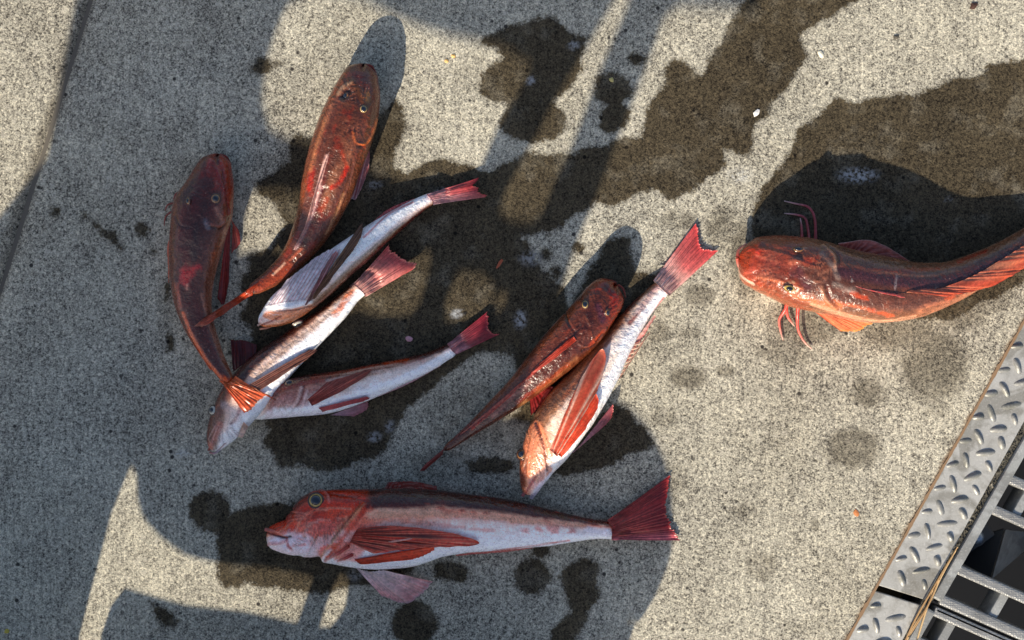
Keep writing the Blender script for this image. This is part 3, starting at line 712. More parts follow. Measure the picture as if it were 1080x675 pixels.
    for k_, r in enumerate(rim):
        for a, b in zip(r[:-1], r[1:]): E_.append((a, a + n, b + n, b) if k_ in (0, 3) else (b, b + n, a + n, a))
    FF = F.tolist() + F2.tolist() + E_
    return mesh_obj(name, V * .001, FF, M_fin, parent, True, np.vstack([c.reshape(-1, 3)] * 2))
def eye(parent, x, y, z, r, ring, nrm=(0, 0, 1), asp=1.0, pup=.6, ang=0):
    N = Vector(nrm).normalized(); q = N.to_track_quat('Z', 'Y'); cc = Vector(W(x, y, z))
    def dome(rad, h, z0, n=24, m=7):
        V = []; 
        for i in range(m):
            ph = i / (m - 1) * math.pi / 2
            for j in range(n):
                a = 2 * math.pi * j / n; v = Vector((math.cos(a) * rad * math.cos(ph), math.sin(a) * rad * math.cos(ph) * asp, z0 + h * math.sin(ph)))
                v.rotate(__import__('mathutils').Euler((0, 0, ang))); v = q @ v; V.append(cc + v * .001)
        return V, grid_faces(m, n, True)
    V, F = dome(r, r * .42, -.6); e = mesh_obj('eye', V, F, ring, parent)
    V, F = dome(r * pup, r * .34, r * .42 * math.sqrt(max(0, 1 - pup ** 2)) - .55); mesh_obj('pupil', V, F, M_pupil, e)
    V, F = dome(r * 1.25, r * .22, -.9); mesh_obj('eye_socket', V, F, M_socket, parent)
    return e
M_socket = simple('dark_eye_socket', (.05, .012, .008), .25, Coat_Weight=.5)
def feeler(parent, pts, r=(1.5, 1.2, .5), col=((190, 60, 50), (215, 100, 95), (235, 180, 170))):
    return tube('feeler', [W(*p) for p in pts], [q * .001 for q in r], M_fin, parent, [lin(*c) for c in col], n=8)
def heightmap(top):
    V = top.reshape(-1, 3); V = V[V[:, 2] > 0]; x0, y0 = V[:, 0].min() - 4, V[:, 1].min() - 4; st_ = 1.5
    ix = ((V[:, 0] - x0) / st_).astype(int); iy = ((V[:, 1] - y0) / st_).astype(int)
    H = np.full((ix.max() + 6, iy.max() + 6), -1.); np.maximum.at(H, (ix, iy), V[:, 2])
    for _ in range(2):
        K = H.copy()
        for dx in (-1, 0, 1):
            for dy in (-1, 0, 1): K = np.maximum(K, np.roll(np.roll(H, dx, 0), dy, 1))
        H = np.where(H < 0, K, H)
    return H, x0, y0, st_
_hm = {}
def drape_z(tops, X, Y):
    z = np.full(X.shape, -1.)
    for t_ in tops:
        if id(t_) not in _hm: _hm[id(t_)] = heightmap(t_)
        H, x0, y0, s_ = _hm[id(t_)]
        fx = (X - x0) / s_; fy = (Y - y0) / s_; ok = (fx >= 0) & (fy >= 0) & (fx < H.shape[0] - 1) & (fy < H.shape[1] - 1)
        z = np.where(ok, np.maximum(z, H[np.clip(fx.astype(int), 0, H.shape[0] - 1), np.clip(fy.astype(int), 0, H.shape[1] - 1)]), z)
    for _ in range(3):
        z[1:-1] = np.maximum(z[1:-1], (z[:-2] + z[2:]) / 2); z[:, 1:-1] = np.maximum(z[:, 1:-1], (z[:, :-2] + z[:, 2:]) / 2)
    return z
def spine(parent, name, pts, r, c0, c1):
    return tube(name, [W(*p) for p in pts], [r * .001, r * .0004], M_fin, parent, [lin(*c0), lin(*c1)], n=7)
def bones(cx, cy, a0, a1, r0, r1, n, col, seed, amt=.4):
    r = random.Random(seed); out = []
    for i in range(n):
        a = math.radians(a0 + (a1 - a0) * (i + r.uniform(.1, .9)) / n); p = r0 + r.uniform(0, .35) * (r1 - r0); q = r1 * r.uniform(.7, 1.05)
        pts = [(cx + math.cos(a + k * .05) * (p + (q - p) * k / 2), cy - math.sin(a + k * .05) * (p + (q - p) * k / 2)) for k in range(3)]
        out.append((pts, r.uniform(.9, 1.5), col, amt * r.uniform(.5, 1.1), .2, r.uniform(.3, .9), .6))
        pts2 = [(x + 1.6, y + 1.2) for x, y in pts]; out.append((pts2, .9, tuple(int(c * .35) for c in col), amt * .8, .2, -.6, .6))
    return out
GR = 'gurnards laid out on the concrete'
UP = dict(ramp=[(0, (80, 44, 31)), (35, (96, 52, 38)), (62, (116, 68, 48)), (85, (137, 80, 57)), (105, (215, 160, 140)), (125, (232, 222, 218)), (180, (235, 232, 230))], blotch=(140, 44, 30), blotch_amt=.45, blotch_max=100)
DK = dict(ramp=[(0, (76, 36, 26)), (40, (92, 46, 32)), (75, (122, 66, 44)), (95, (136, 80, 58)), (120, (225, 200, 190)), (180, (235, 230, 228))], blotch=(62, 18, 16), blotch_amt=.5, blotch_max=100)
SIDE = dict(ramp=[(0, (66, 28, 22)), (28, (92, 46, 36)), (46, (130, 84, 66)), (60, (214, 176, 156)), (78, (238, 216, 208)), (100, (248, 246, 250)), (180, (250, 250, 255))], blotch=(186, 104, 80), blotch_amt=.35, blotch_max=72)

# --- A : dark fish at the left, head up
fA = thing('gurnard', 'dark maroon fish in shade, furthest left, orange tail lying across a pale fish', 'fish', W(215, 300), GR)
tA = fish_body(fA, [(231,162,9,12,6),(229,170,15,15,4),(226,180,19.5,18,2),(221,200,26,22,1),(214.5,220,31,25,0),(209,245,29,26,0),(205,270,26,24,0),(202.5,295,22.5,21,0),(204,320,19,18,1),(211,345,15.5,15,4),(222.5,370,11.5,12,12),(234,390,8,9,26),(243,404,6,6,38)],
 4, dict(ramp=[(0,(78,38,32)),(40,(96,50,38)),(72,(128,78,60)),(92,(166,108,80)),(115,(220,190,180)),(180,(230,225,225))], blotch=(90,22,22), blotch_amt=.6), [
 ('poly', [(222,158),(246,158),(252,230),(238,232),(236,200),(222,190),(214,185)], (156,48,34), .7, 5),
 ([(216,218),(212,240),(206,262)], 13, (60,34,30), .7, .3),
 ([(206,238),(205,272)], 5, (48,26,24), .6), ([(191,210),(203,196)], 7, (46,14,14), .7, .3, -1.0),
 ([(228,220),(236,240),(232,270),(227,300)], 3.5, (190,130,110), .6), ([(234,180),(238,205),(240,224)], 2.5, (80,20,20), .6, .3, -.8),
 ('poly', [(190,286),(206,278),(211,282),(198,300),(195,306),(188,296)], (196,56,60), .8, 3.5), ([(198,300),(197,305)], 2, (225,150,130), .8),
 ([(228,178),(236,196),(238,214)], 2, (120,50,60), .5, .3, .8), ([(222,168),(219,180)], 2, (170,100,100), .4), ([(229,163),(230,172)], 3, (60,16,16), .8, .2, -2),
 ([(193,330),(203,355),(218,380),(232,398)], 2.8, (225,110,74), .85, .3), ([(186,300),(190,325)], 3, (190,100,80), .7), ([(216,232),(220,240)], 4, (150,150,160), .4),
 ([(243,222),(240,232),(231,238),(221,236)], 1.8, (150,84,70), .7, .2, 1.0), ([(242,228),(234,241),(222,240)], 1.6, (44,14,16), .7, .2, -1.2), ([(184,228),(190,238),(200,240)], 1.6, (44,16,18), .6, .2, -1.0),
 ([(236,402),(247,405)], 8, (235,100,50), .7), ([(205,320),(216,350),(230,380)], 4, (92,44,40), .6), ([(212,310),(222,345),(236,380)], 2.5, (178,120,100), .55), ([(202,262),(232,262)], 2, (70,34,34), .5)] + bones(224, 212, 60, 160, 6, 34, 8, (130, 70, 66), 5) + bones(218, 216, 210, 330, 6, 24, 8, (110, 60, 60), 6),
 seed=1, nose=9, notch=3.5)
eye(fA, 227.4, 209.5, surf_z(tA, 227.4, 209.5) + .5, 4.6, M_amber, (.25, .05, 1), 1.0, .66)
eye(fA, 198, 212, surf_z(tA, 198, 212) + .3, 3.6, M_amber, (-.7, .05, .8), .8, .7)
fin('pectoral_fin', fA, [(240,234,18),(243,238,14)], [(229,316,8),(236,322,3),(241,300,2)], 6, (150,40,34), (120,30,34), (190,70,60), .5, .03)
fin('pelvic_fin', fA, [(244,232,12),(246,236,7)], [(252,243,4),(253,258,2),(244,268,1)], 4, (200,80,60), (150,50,50), (230,110,90), .4, .05)
fin('pectoral_fin', fA, [(182,236,16),(180,246,14)], [(178,300,6),(177,285,3),(176,262,2)], 5, (190,80,60), (205,110,80), (210,100,80), .4, .05)
fin('dorsal_fin', fA, [(191,322,30),(203,356,27),(224,388,34)], [(188,320,32),(200,356,30),(222,391,35)], 12, (200,60,40), (245,150,110), (230,110,70), .5, .1)
for q in ([(194,201,20),(186,204,14),(183,210,2)], [(183,222,16),(175,228,10),(173,238,2)], [(184,214,12),(177,216,6),(174,222,2)]): feeler(fA, q, (1.2,.9,.5), ((120,40,40),(140,50,50),(170,90,90)))
for s_ in (-1, 1): tube('lip', [W(231 + s_*.8, 163, 15), W(231+s_*8, 165.5, 13), W(231+s_*13, 174, 9)], [.0013,.0011,.0006], M_fin, fA, [lin(150,50,44), lin(120,36,34)], n=7)

# --- B : sunlit brown fish, head at the top
fB = thing('gurnard', 'brown orange fish at upper left, head in the sunlit patch, thin tail crossing another', 'fish', W(345, 190), GR)
tB = fish_body(fB, [(384,67,9,9,14),(382.5,74,16,14,8),(380,84,20,19,4),(377,98,24.5,23,1),(370,122,29,26,0),(363,142,30,27,0),(355,165,29.5,27,0),(346,195,27.5,25,0),(336,225,22.5,21,0),(323,252,17.5,17,0),(308,273,13,13,4),(292,289,10.5,10,12),(276,300,8,7,22),(262,308,5.5,5,30)],
 -6, UP, [
 ('poly', [(372,64),(392,64),(406,85),(404,118),(394,150),(388,150),(392,120),(388,98),(372,84),(362,84)], (124,50,38), .6, 4),
 ([(357,99),(362,92),(372,86)], 3, (200,160,130), .55, .3, .8), ([(361,102),(367,97)], 5, (30,14,14), .85, .2, -2.5),
 ([(371,84),(380,98),(386,110),(388,130)], 5, (104,62,34), .6, .3, .5), ([(387,98),(388,106)], 4, (170,120,70), .55),
 ([(372,139),(375,151),(382,152),(387,150),(393,140),(397,126)], 2, (216,120,72), .8, .2, 1.2), ([(370,136),(374,150),(382,155)], 1.6, (90,30,20), .8, .2, -1.2),
 ([(368,150),(364,170),(352,190),(342,215)], 10, (160,104,76), .5), ([(345,164),(340,180),(336,200),(333,212)], 2.3, (238,190,180), .85, .3, .8), ([(348,166),(343,184),(339,200)], 1.6, (120,30,40), .8, .2, -1),
 ([(337,196),(334,205),(331,222),(322,244),(312,262)], 2.6, (200,160,160), .6, .3, .6), ([(340,196),(337,210),(328,234),(318,256)], 1.4, (90,26,30), .8, .2, -1),
 ([(330,182),(326,200)], 4, (170,40,24), .7), ([(366,178),(358,192),(350,198)], 4, (180,36,24), .75), ([(360,160),(366,176)], 3, (176,50,30), .5), ([(345,210),(338,222)], 4, (168,60,36), .5),
 ([(344,126),(336,150),(328,180)], 3.5, (200,130,90), .45), ([(374,160),(368,190),(356,220)], 2, (110,60,40), .6, .3, -.5), ([(362,205),(354,226),(344,246)], 2.5, (206,150,110), .5),
 ([(302,282),(288,294),(272,303)], 9, (170,76,52), .65), ([(300,278),(288,290)], 2, (245,190,160), .7, .3, .5), ([(318,262),(306,274)], 2, (220,120,90), .6),
 ([(383,72),(383,66)], 3, (60,18,14), .7, .2, -2.4), ([(350,110),(345,128)], 2.5, (190,120,90), .5), ([(355,120),(366,128),(380,126)], 3, (92,50,34), .5)] + bones(376, 118, 60, 150, 8, 38, 8, (170, 110, 84), 3) + bones(376, 122, 200, 330, 6, 28, 9, (160, 96, 74), 4),
 seed=2, nose=10, notch=3.5)
eye(fB, 383.5, 115, surf_z(tB, 383.5, 115) + .4, 3.8, M_ochre, (.35, 0, 1), 1.0, .72)
eye(fB, 364, 101, surf_z(tB, 364, 101) - .4, 3.6, M_amber, (-.6, 0, .9), 1.0, .75)
fin('tail_fin', fB, [(274,297,34),(268,304,37),(266,311,34)], [(208,341,42),(204,345,41),(214,345,38)], 7, (196,80,44), (225,110,76), (170,40,24), .8, .05, bow=2, edge=(240,180,150), on=(tA, tB,), lift=2)
fin('pectoral_fin', fB, [(389,152,14),(390,166,8)], [(369,212,3),(376,210,1.5),(388,182,1)], 6, (170,40,40), (150,34,44), (235,200,200), .5, .04, edge=(235,200,200))
fin('dorsal_fin', fB, [(349,160,51),(336,198,49),(325,236,40),(312,262,31)], [(347,160,56),(333,199,53),(322,237,43),(310,263,32)], 14, (190,130,120), (235,190,180), (220,150,140), .4, .12)
for s_ in (-1, 1): tube('lip', [W(384+s_*.8, 68.5, 22), W(384+s_*8, 70, 20), W(384+s_*13.5, 79, 15)], [.0015,.0012,.0006], M_fin, fB, [lin(170,66,50), lin(130,40,34)], n=7)

# --- C : belly-up pale fish
fC = thing('gurnard', 'white bellied fish with a closed orange jaw, uppermost of the three pale ones', 'fish', W(370, 270), GR)
tC = fish_body(fC, [(273,342,4.5,5,22),(279,338,8.5,8,20),(290,331,14.5,13,16),(303,322,18,17,14),(318,311,19,18,14),(338,295,19,18,14),(358,278,17.5,17,12),(379,262,15.8,15,8),(398,247,13.5,13,5),(416,234,11.5,11,3),(434,221.5,9,9,2),(450,212,7,7,2),(464,206.5,5.5,5,2)],
 [112,112,108,104,104], SIDE, [
 ('poly', [(268,346),(274,336),(284,327),(300,327),(330,322),(336,328),(320,342),(296,351),(272,352)], (244,150,104), .92, 2),
 ([(272,344),(284,340),(296,334)], 1.3, (150,60,46), .8, .2, -1.6), ([(274,341),(282,337)], 2, (245,225,215), .7), ([(286,324),(304,323),(328,318)], 3.4, (250,250,252), .95, .2, 1.2), ([(292,328),(312,327),(328,323)], 1.1, (96,50,40), .6, .2, -1.2),
 ([(303,349),(325,334),(346,318),(370,296),(398,268)], 5, (84,44,30), .9, .5), ([(330,318),(352,302),(374,280),(396,261),(420,240)], 4, (128,100,72), .6, .5), ([(400,262),(424,243),(446,222)], 3.5, (104,24,22), .9, .4),
 ([(350,300),(375,276),(400,255),(425,235)], 1.6, (160,150,140), .6), ([(340,292),(370,266),(400,242),(436,214)], 8, (252,252,255), .8, .3), ([(384,250),(410,226),(436,213)], 1.6, (206,110,110), .75), ([(452,208),(464,206)], 6, (225,170,170), .6)], seed=3, nose=7)
eye(fC, 314.5, 342, 21, 5.4, M_silver, (.35, -.8, .75), .7, .55)
fin('tail_fin', fC, [(450,205,9),(455,211,11),(457,216,8)], [(509,186,8),(505,191,10),(503,195,11),(508,201,10),(518,207,7)], 12, (232,196,196), (190,56,66), (230,120,120), .6, .07, edge=(150,30,40),
    col_fn=lambda c, u, t: c * (1 - .55 * ((t > .35) & (u < .6))[..., None]) + lin(200,30,36) * .55 * ((t > .35) & (u < .6))[..., None], on=(tC,), lift=.8)
fin('pectoral_fin', fC, [(325,318,46),(333,314,46)], [(376,246,40),(383,234,36),(382,247,38),(374,262,40)], 7, (120,80,60), (92,60,46), (170,130,100), 1.0, .03, th=1.0, bow=3, on=(tC,), lift=2.2)
fin('pectoral_fin', fC, [(283,322,30),(300,319,40),(322,316,46)], [(303,295,28),(332,272,30),(350,262,34),(360,262,42)], 11, (250,246,252), (244,240,250), (190,90,100), .9, .03, th=.8, bow=3, on=(tC,), lift=1.4)
fin('pelvic_fin', fC, [(322,322,46),(328,316,47)], [(340,285,45),(352,266,44),(358,266,44)], 5, (130,46,50), (170,90,90), (220,190,190), .8, .04, on=(tC,), lift=2)
fin('anal_fin', fC, [(384,246,22),(410,224,16),(438,211,10)], [(383,243,24),(409,220.5,18),(437,209,10)], 14, (214,120,120), (190,60,64), (235,170,170), .3, .12)
tube('lip', [W(272,343,30), W(281,338.5,35), W(292,334,38)], [.0012,.001,.0007], M_fin, fC, [lin(240,200,180), lin(225,140,105)], n=7)
tube('lip', [W(274,347,26), W(283,345.5,28), W(293,341,31)], [.0012,.001,.0006], M_fin, fC, [lin(235,170,140), lin(205,110,80)], n=7)

# --- D : pale fish, middle of the three
fD = thing('gurnard', 'middle one of three pale fish, an orange tail lying on its head', 'fish', W(305, 375), GR)
tD = fish_body(fD, [(223,475,5,6,12),(228,466,11,10,10),(236,452,17.5,14,8),(245,437,21.5,18,6),(256,421,24,20,5),(270,404,23.5,19,4),(290,384,21,17,3),(312,364.5,17.5,15,2),(335,345,14.5,13,1),(356,326,12,11,1),(371,311,9.5,9,1),(384,301,8.5,8,2),(392,296,7,6,3)],
 [-70,-74,-80,-84,-84], SIDE, [
 ('poly', [(219,476),(221,430),(232,412),(246,406),(240,432),(234,456),(228,474)], (92,48,40), .75, 3), ([(221,474),(226,462),(232,448)], 5, (186,110,100), .7), ([(222,478),(229,476),(238,468)], 1.2, (150,90,90), .7, .2, -1.2),
 ([(250,408),(254,425),(250,440),(244,447)], 2.5, (170,110,100), .6, .3, -1.2), ([(238,428),(246,440),(258,448)], 7, (206,180,176), .6),
 ([(256,396),(280,372),(305,350),(335,325),(364,303)], 6, (60,30,26), .9, .4), ([(270,398),(295,374),(325,350),(352,328)], 3.5, (176,146,128), .7, .4),
 ([(352,334),(362,320),(370,308)], 5, (226,120,70), .8, .6), ([(372,300),(388,296)], 5, (225,190,185), .6), ([(258,428),(264,436),(258,446)], 3, (220,226,240), .7, .3, .9), ([(236,462),(256,446),(278,424),(300,400),(328,372),(356,342),(376,318)], 6, (252,252,255), .85, .3)] + bones(234, 440, 230, 320, 5, 30, 8, (220, 190, 190), 13, .4), seed=4, nose=7)
eye(fD, 223.5, 432.5, surf_z(tD, 225.5, 432.5) - 1, 4.6, M_silver, (-.55, .2, .9), 1.0, .58)
fin('tail_fin', fD, [(373,300,14),(381,307,14),(386,313,10)], [(412,256,18),(414,262,18),(428,274,16),(440,277,14),(437,283,10)], 12, (236,196,186), (200,56,62), (235,130,120), .8, .06, bow=2, edge=(235,150,140), on=(tD,), lift=.8)
fin('dorsal_fin', fD, [(246,392,6),(258,383,8),(271,371,10)], [(243,357,4),(256,358,5),(271,363,8)], 7, (84,22,26), (96,26,30), (130,40,44), .7, .05)
fin('pectoral_fin', fD, [(252,412,37),(262,420,38)], [(328,368,30),(336,368,26),(330,374,24),(312,386,28)], 7, (130,72,60), (120,60,50), (200,150,130), .9, .03, th=.8, bow=3, on=(tD,), lift=2)
fin('pelvic_fin', fD, [(257,445,24),(262,450,20)], [(251,461,15),(256,462,12),(259,455,16)], 3, (230,190,170), (240,215,200), (200,150,130), .4, .05, on=(tD,), lift=1.5)
tube('lip', [W(221,477,17), W(226,478,17), W(234,473,18)], [.0012,.0012,.0007], M_fin, fD, [lin(190,120,110), lin(215,215,235)], n=7)
tube('lip', [W(220,475,18), W(223,468,21), W(228,459,25)], [.0012,.001,.0006], M_fin, fD, [lin(170,90,80), lin(140,70,60)], n=7)

fin('tail_fin', fA, [(232,401,44),(240,404,45),(248,397,44)], [(258,436,40),(266,433,40),(274,424,41),(282,417,43),(290,421,43),(299,427,44)], 11, (232,110,60), (236,84,44), (244,150,90), .9, .04, edge=(250,170,130), on=(tD, tA,), lift=2.0)

# --- E : pale fish, lowest of the three
fE = thing('gurnard', 'lowest of the three pale fish, head tucked under another, crimson tail', 'fish', W(390, 410), GR)
tE = fish_body(fE, [(262,435,6,7,1),(272,433,10,10,0),(286,427,15.5,14,0),(303,421,19.5,17,0),(326,417,21.5,18,0),(350,413.5,21.5,18,0),(375,407.5,19,17,0),(400,399.5,16.5,15,0),(425,391.5,13.2,13,0),(450,382.5,10.2,10,0),(468,373.5,8,8,1),(482,366.5,6.5,6,2)],
 [-66,-72,-76,-80], SIDE, [
 ('poly', [(280,427),(300,405),(330,397),(345,402),(332,415),(322,428),(296,438),(280,436)], (150,60,52), .7, 4), ([(318,409),(313,424),(304,435)], 2.5, (228,190,180), .75, .3, .9), ([(324,412),(319,428),(312,437)], 2, (236,200,195), .7, .3, .7),([(321,408),(316,424),(308,436)], 1.6, (120,40,34), .7, .2, -1.2),
 ([(306,402),(340,393),(380,387),(415,379),(450,374),(472,365)], 5.5, (74,30,22), .9, .4), ([(330,399),(362,392),(398,386)], 3, (150,60,44), .6), ([(360,396),(395,388),(420,384)], 2, (212,170,150), .6), ([(405,384),(430,380)], 3, (176,70,44), .7, .8),
 ([(428,384),(446,381)], 4, (170,64,40), .7, .7), ([(345,402),(385,394),(425,388),(462,374)], 2.5, (222,190,178), .6), ([(344,406),(380,396)], 1.5, (120,60,48), .5), ([(470,372),(484,366)], 4, (236,215,220), .7), ([(290,434),(330,433),(380,420),(420,402),(455,385),(474,374)], 6.5, (250,250,255), .85, .3), ([(284,436),(300,438),(340,436)], 5, (246,240,248), .8), ([(350,412),(400,398),(440,384)], 5, (250,236,230), .5, .4)] + bones(300, 418, 120, 300, 5, 18, 9, (230, 180, 170), 14, .4), seed=5, nose=8)
eye(fE, 305, 403.5, surf_z(tE, 305, 404.5) - .8, 4.6, M_amber, (-.1, .6, .8), .8, .68)
fin('tail_fin', fE, [(472,363,8),(476,369,9),(481,374,7)], [(515,328,6),(516,336,8),(516,345,9),(520,348,8),(528,352,6)], 12, (226,170,176), (150,24,44), (186,60,76), .6, .06, edge=(205,90,100),
    col_fn=lambda c, u, t: c * (1 - .7 * smooth(.32, .4, t)[..., None]) + lin(150,20,40) * .7 * smooth(.32, .42, t)[..., None], on=(tE,), lift=.8)
fin('pectoral_fin', fE, [(325,421,36),(329,428,35)], [(345,403,32),(368,396,32),(393,388,30),(386,397,30),(360,413,31)], 9, (176,60,52), (150,64,52), (214,130,110), .9, .03, th=.7, bow=2, on=(tE,), lift=2)
fin('pelvic_fin', fE, [(336,430,30),(340,434,28)], [(388,418,24),(390,420,22),(384,423,22)], 5, (206,90,90), (170,40,44), (215,120,120), .6, .03, on=(tE,), lift=2)
fin('pelvic_fin', fE, [(348,438,10),(356,438,8)], [(391,422,6),(388,432,3),(374,439,3)], 7, (215,190,205), (165,84,100), (196,130,140), .6, .06)
fin('anal_fin', fE, [(398,416,6),(430,402,5),(464,384,5)], [(399,419,4),(431,405,4),(465,386,4)], 14, (215,190,200), (205,150,160), (225,190,195), .3, .12)

# --- F : dark red fish in the middle, head at upper right
fF = thing('gurnard', 'glistening dark red fish in the middle, back up, with a thin trailing tail', 'fish', W(565, 390), GR)
tF = fish_body(fF, [(650,299,10,10,14),(646,303,16,14,9),(640,311,20.5,18,5),(631,323,22.5,21,2),(617,342,24,23,0),(603,357,24,23,0),(586,374,22.5,22,0),(566,394,19,19,0),(545,414,15,15,0),(522,433,11,12,0),(502,449,7.5,9,0),(484,463,5,6,0),(468,475,3.6,4,0)],
 -14, DK, [
 ('poly', [(640,292),(660,300),(660,318),(642,348),(632,346),(646,318),(640,304),(622,306),(626,298)], (150,40,26), .6, 3),
 ([(611,313),(618,322),(622,340),(608,352)], 6, (44,16,16), .7), ([(630,322),(634,332),(637,338)], 6, (66,34,50), .7), ([(601,358),(588,372),(566,389)], 2.5, (232,64,34), .9, .3, .8), ([(566,390),(553,402),(536,418),(516,436),(498,452)], 2.2, (196,50,40), .8, .4, .5),
 ([(560,402),(540,420),(520,438)], 3, (176,120,110), .5, .5), ([(607,378),(588,396),(566,412)], 5, (170,110,76), .5, .8), ([(600,384),(570,408),(545,424)], 3, (150,56,40), .5, .9), ([(636,350),(622,366)], 3, (186,70,40), .7, .7),
 ([(612,342),(600,362),(596,370)], 3, (30,12,12), .7, .3, -1.2), ([(617,332),(622,344)], 1.4, (130,80,60), .4, .5, .6), ([(580,350),(556,376),(530,404)], 3, (84,30,20), .7, .6), ([(540,438),(555,424)], 4, (180,130,90), .5), 
 ([(500,444),(478,462)], 3, (120,60,70), .5), ([(604,345),(596,352)], 3, (150,60,40), .4), ([(640,346),(630,360),(618,366),(610,362)], 1.6, (130,74,56), .45, .5, .8), ([(636,352),(626,364),(614,370)], 1.5, (40,14,12), .7, .2, -1.3), ([(596,330),(600,342),(606,350)], 1.6, (36,14,12), .6, .2, -1.2), ([(622,306),(634,304),(644,312)], 1.6, (120,64,50), .35, .5, .6),
 ([(653,299),(652,308)], 2.5, (70,20,18), .8, .2, -2)] + bones(630, 332, 0, 110, 6, 30, 9, (130, 70, 56), 7, .3) + bones(622, 340, 180, 290, 5, 24, 9, (150, 80, 60), 8), seed=6, nose=9, notch=3.5)
eye(fF, 617, 321, surf_z(tF, 617, 321) + .4, 4.2, M_ochre, (-.3, .3, 1), .8, .72, .9)
eye(fF, 641, 330, surf_z(tF, 641, 331) + .2, 3.8, M_amber, (.6, -.3, .8), .8, .72, .9)
fin('tail_fin', fF, [(472,470,9),(468,475,9),(467,479,6)], [(446,492,5),(443,497,4),(447,497,3)], 5, (120,50,46), (150,60,54), (170,80,70), .5, .05, bow=1)
fin('pectoral_fin', fF, [(605,355,46),(608,359,45)], [(588,368,38),(572,381,38),(559,395,36),(571,388,36),(588,376,36)], 6, (206,60,36), (176,50,36), (226,110,84), .8, .03, on=(tF,), lift=1.5)
fin('pectoral_fin', fF, [(628,364,14),(622,370,12)], [(597,397,10),(592,399,7),(598,394,5)], 5, (190,70,46), (176,50,36), (210,110,80), .5, .05)
fin('dorsal_fin', fF, [(570,389,40),(545,411,31),(515,437,22),(486,460,12)], [(571,385,44),(545,407,34),(514,434,24),(485,458,13)], 16, (120,34,30), (190,90,80), (180,60,50), .4, .12)
for s_ in (-1, 1): tube('lip', [W(651+s_*.8, 300+s_*.5, 22), W(651+s_*6, 300.5+s_*4, 20), W(648+s_*12, 306+s_*7.5, 14)], [.0014,.0012,.0006], M_fin, fF, [lin(160,60,48), lin(130,40,34)], n=7)

# --- G : orange headed fish right of it
fG = thing('gurnard', 'fish with a bright orange head at the bottom, striped side and raised rosy tail', 'fish', W(625, 400), GR)
tG = fish_body(fG, [(556,522,6,7,7),(558,515,9.5,10,5),(562,503,15,14,3),(568,487,20.5,18,1),(578,468,26,22,0),(590,448,28,24,0),(603,430,28,24,0),(619,409,25,22,0),(635,386,21.5,19,0),(651,361,17,16,0),(667,338,13.5,12,0),(682,320,11,9,0),(696,306,9.5,7,0),(703,299,8.5,6,0)],
 [-66,-72,-80,-86], dict(SIDE, ramp=[(0,(92,52,38)),(26,(118,76,54)),(44,(160,112,84)),(57,(230,196,174)),(76,(246,228,218)),(98,(250,246,248)),(180,(250,250,252))], blotch=(186,84,58), blotch_amt=.32, blotch_max=58), [
 ('poly', [(548,505),(551,470),(558,450),(568,446),(580,460),(586,480),(582,498),(568,512),(556,524),(550,522)], (222,136,104), .8, 4), ([(565,446),(571,462),(576,482),(578,496)], 2.0, (104,34,24), .85, .2, -1.8), ([(570,446),(576,462),(581,480)], 2.5, (226,140,100), .7, .3, 1.0),
 ([(548,470),(553,492),(551,512)], 5, (84,34,30), .75, .5), ([(560,508),(566,514),(572,508)], 5, (226,150,150), .6), ([(553,522),(560,510),(565,503)], 1.4, (190,90,90), .8, .2, -1.6), ([(562,524),(570,512),(582,500)], 3.5, (236,226,238), .8, .3),
 ([(586,500),(612,470),(634,430)], 6, (248,236,225), .7), ([(590,430),(612,398),(640,360),(662,330)], 5, (118,62,42), .7, .6), ([(566,432),(580,416),(596,396)], 4, (150,84,56), .5, .8), ([(664,340),(682,318),(694,300)], 4, (120,34,28), .85, .6), ([(660,330),(676,308)], 4, (96,36,30), .7, .5),
 ([(672,328),(690,308),(700,300)], 4, (228,190,186), .7, .4), ([(672,356),(686,334),(700,314)], 2, (214,110,100), .8), ([(604,446),(622,420),(640,392),(652,370)], 4, (250,226,206), .6), ([(598,470),(618,444),(640,412),(662,374),(690,330)], 6, (252,250,252), .85), ([(640,350),(618,384),(594,420)], 2.5, (206,120,84), .5, .5), ([(556,446),(560,440),(566,436)], 3, (200,150,110), .6)] + bones(560, 470, 240, 330, 5, 34, 9, (246, 180, 140), 9, .5) + bones(558, 468, 20, 100, 4, 18, 6, (246, 180, 140), 10, .4), seed=7, nose=7)
eye(fG, 549.8, 479, surf_z(tG, 551.5, 479) - 1.4, 5.0, M_amber, (-.5, .25, .85), 1.0, .68)
fin('tail_fin', fG, [(689,296,3),(697,304,3),(706,312,3)], [(735,234,3),(738,244,4),(741,256,5),(745,261,4),(760,262,3)], 14, (242,216,206), (216,84,86), (234,150,142), .8, .05, bow=3, edge=(225,70,70),
    col_fn=lambda c, u, t: c * (1 - .6 * smooth(.35, .6, t)[..., None]) + lin(206,56,62) * .6 * smooth(.35, .6, t)[..., None], on=(tG,), lift=.9)
def strp(c, u, t):
    k = (.5 + .5 * np.sin(u * 21 + t * 1.5))[..., None] ** 2; return c * (1 - .75 * k) + lin(252,222,200) * .75 * k
fin('pectoral_fin', fG, [(580,474,44),(588,482,42)], [(598,432,48),(614,398,48),(634,367,42),(639,382,42),(630,412,44),(614,440,40)], 9, (226,96,60), (206,110,84), (190,50,34), 1.2, .03, th=.9, bow=5, col_fn=strp, on=(tG,), lift=3)
fin('pelvic_fin', fG, [(586,478,40),(592,482,36)], [(606,448,44),(618,428,44),(630,414,40),(631,428,36),(618,452,36)], 7, (226,70,34), (214,60,30), (235,110,70), .9, .03, th=.8, bow=4, on=(tG,), lift=2.5)
fin('pelvic_fin', fG, [(604,477,14),(612,470,18)], [(641,446,7),(647,438,9),(648,424,12)], 7, (196,150,160), (165,60,66), (205,130,140), .7, .05, edge=(215,90,80))
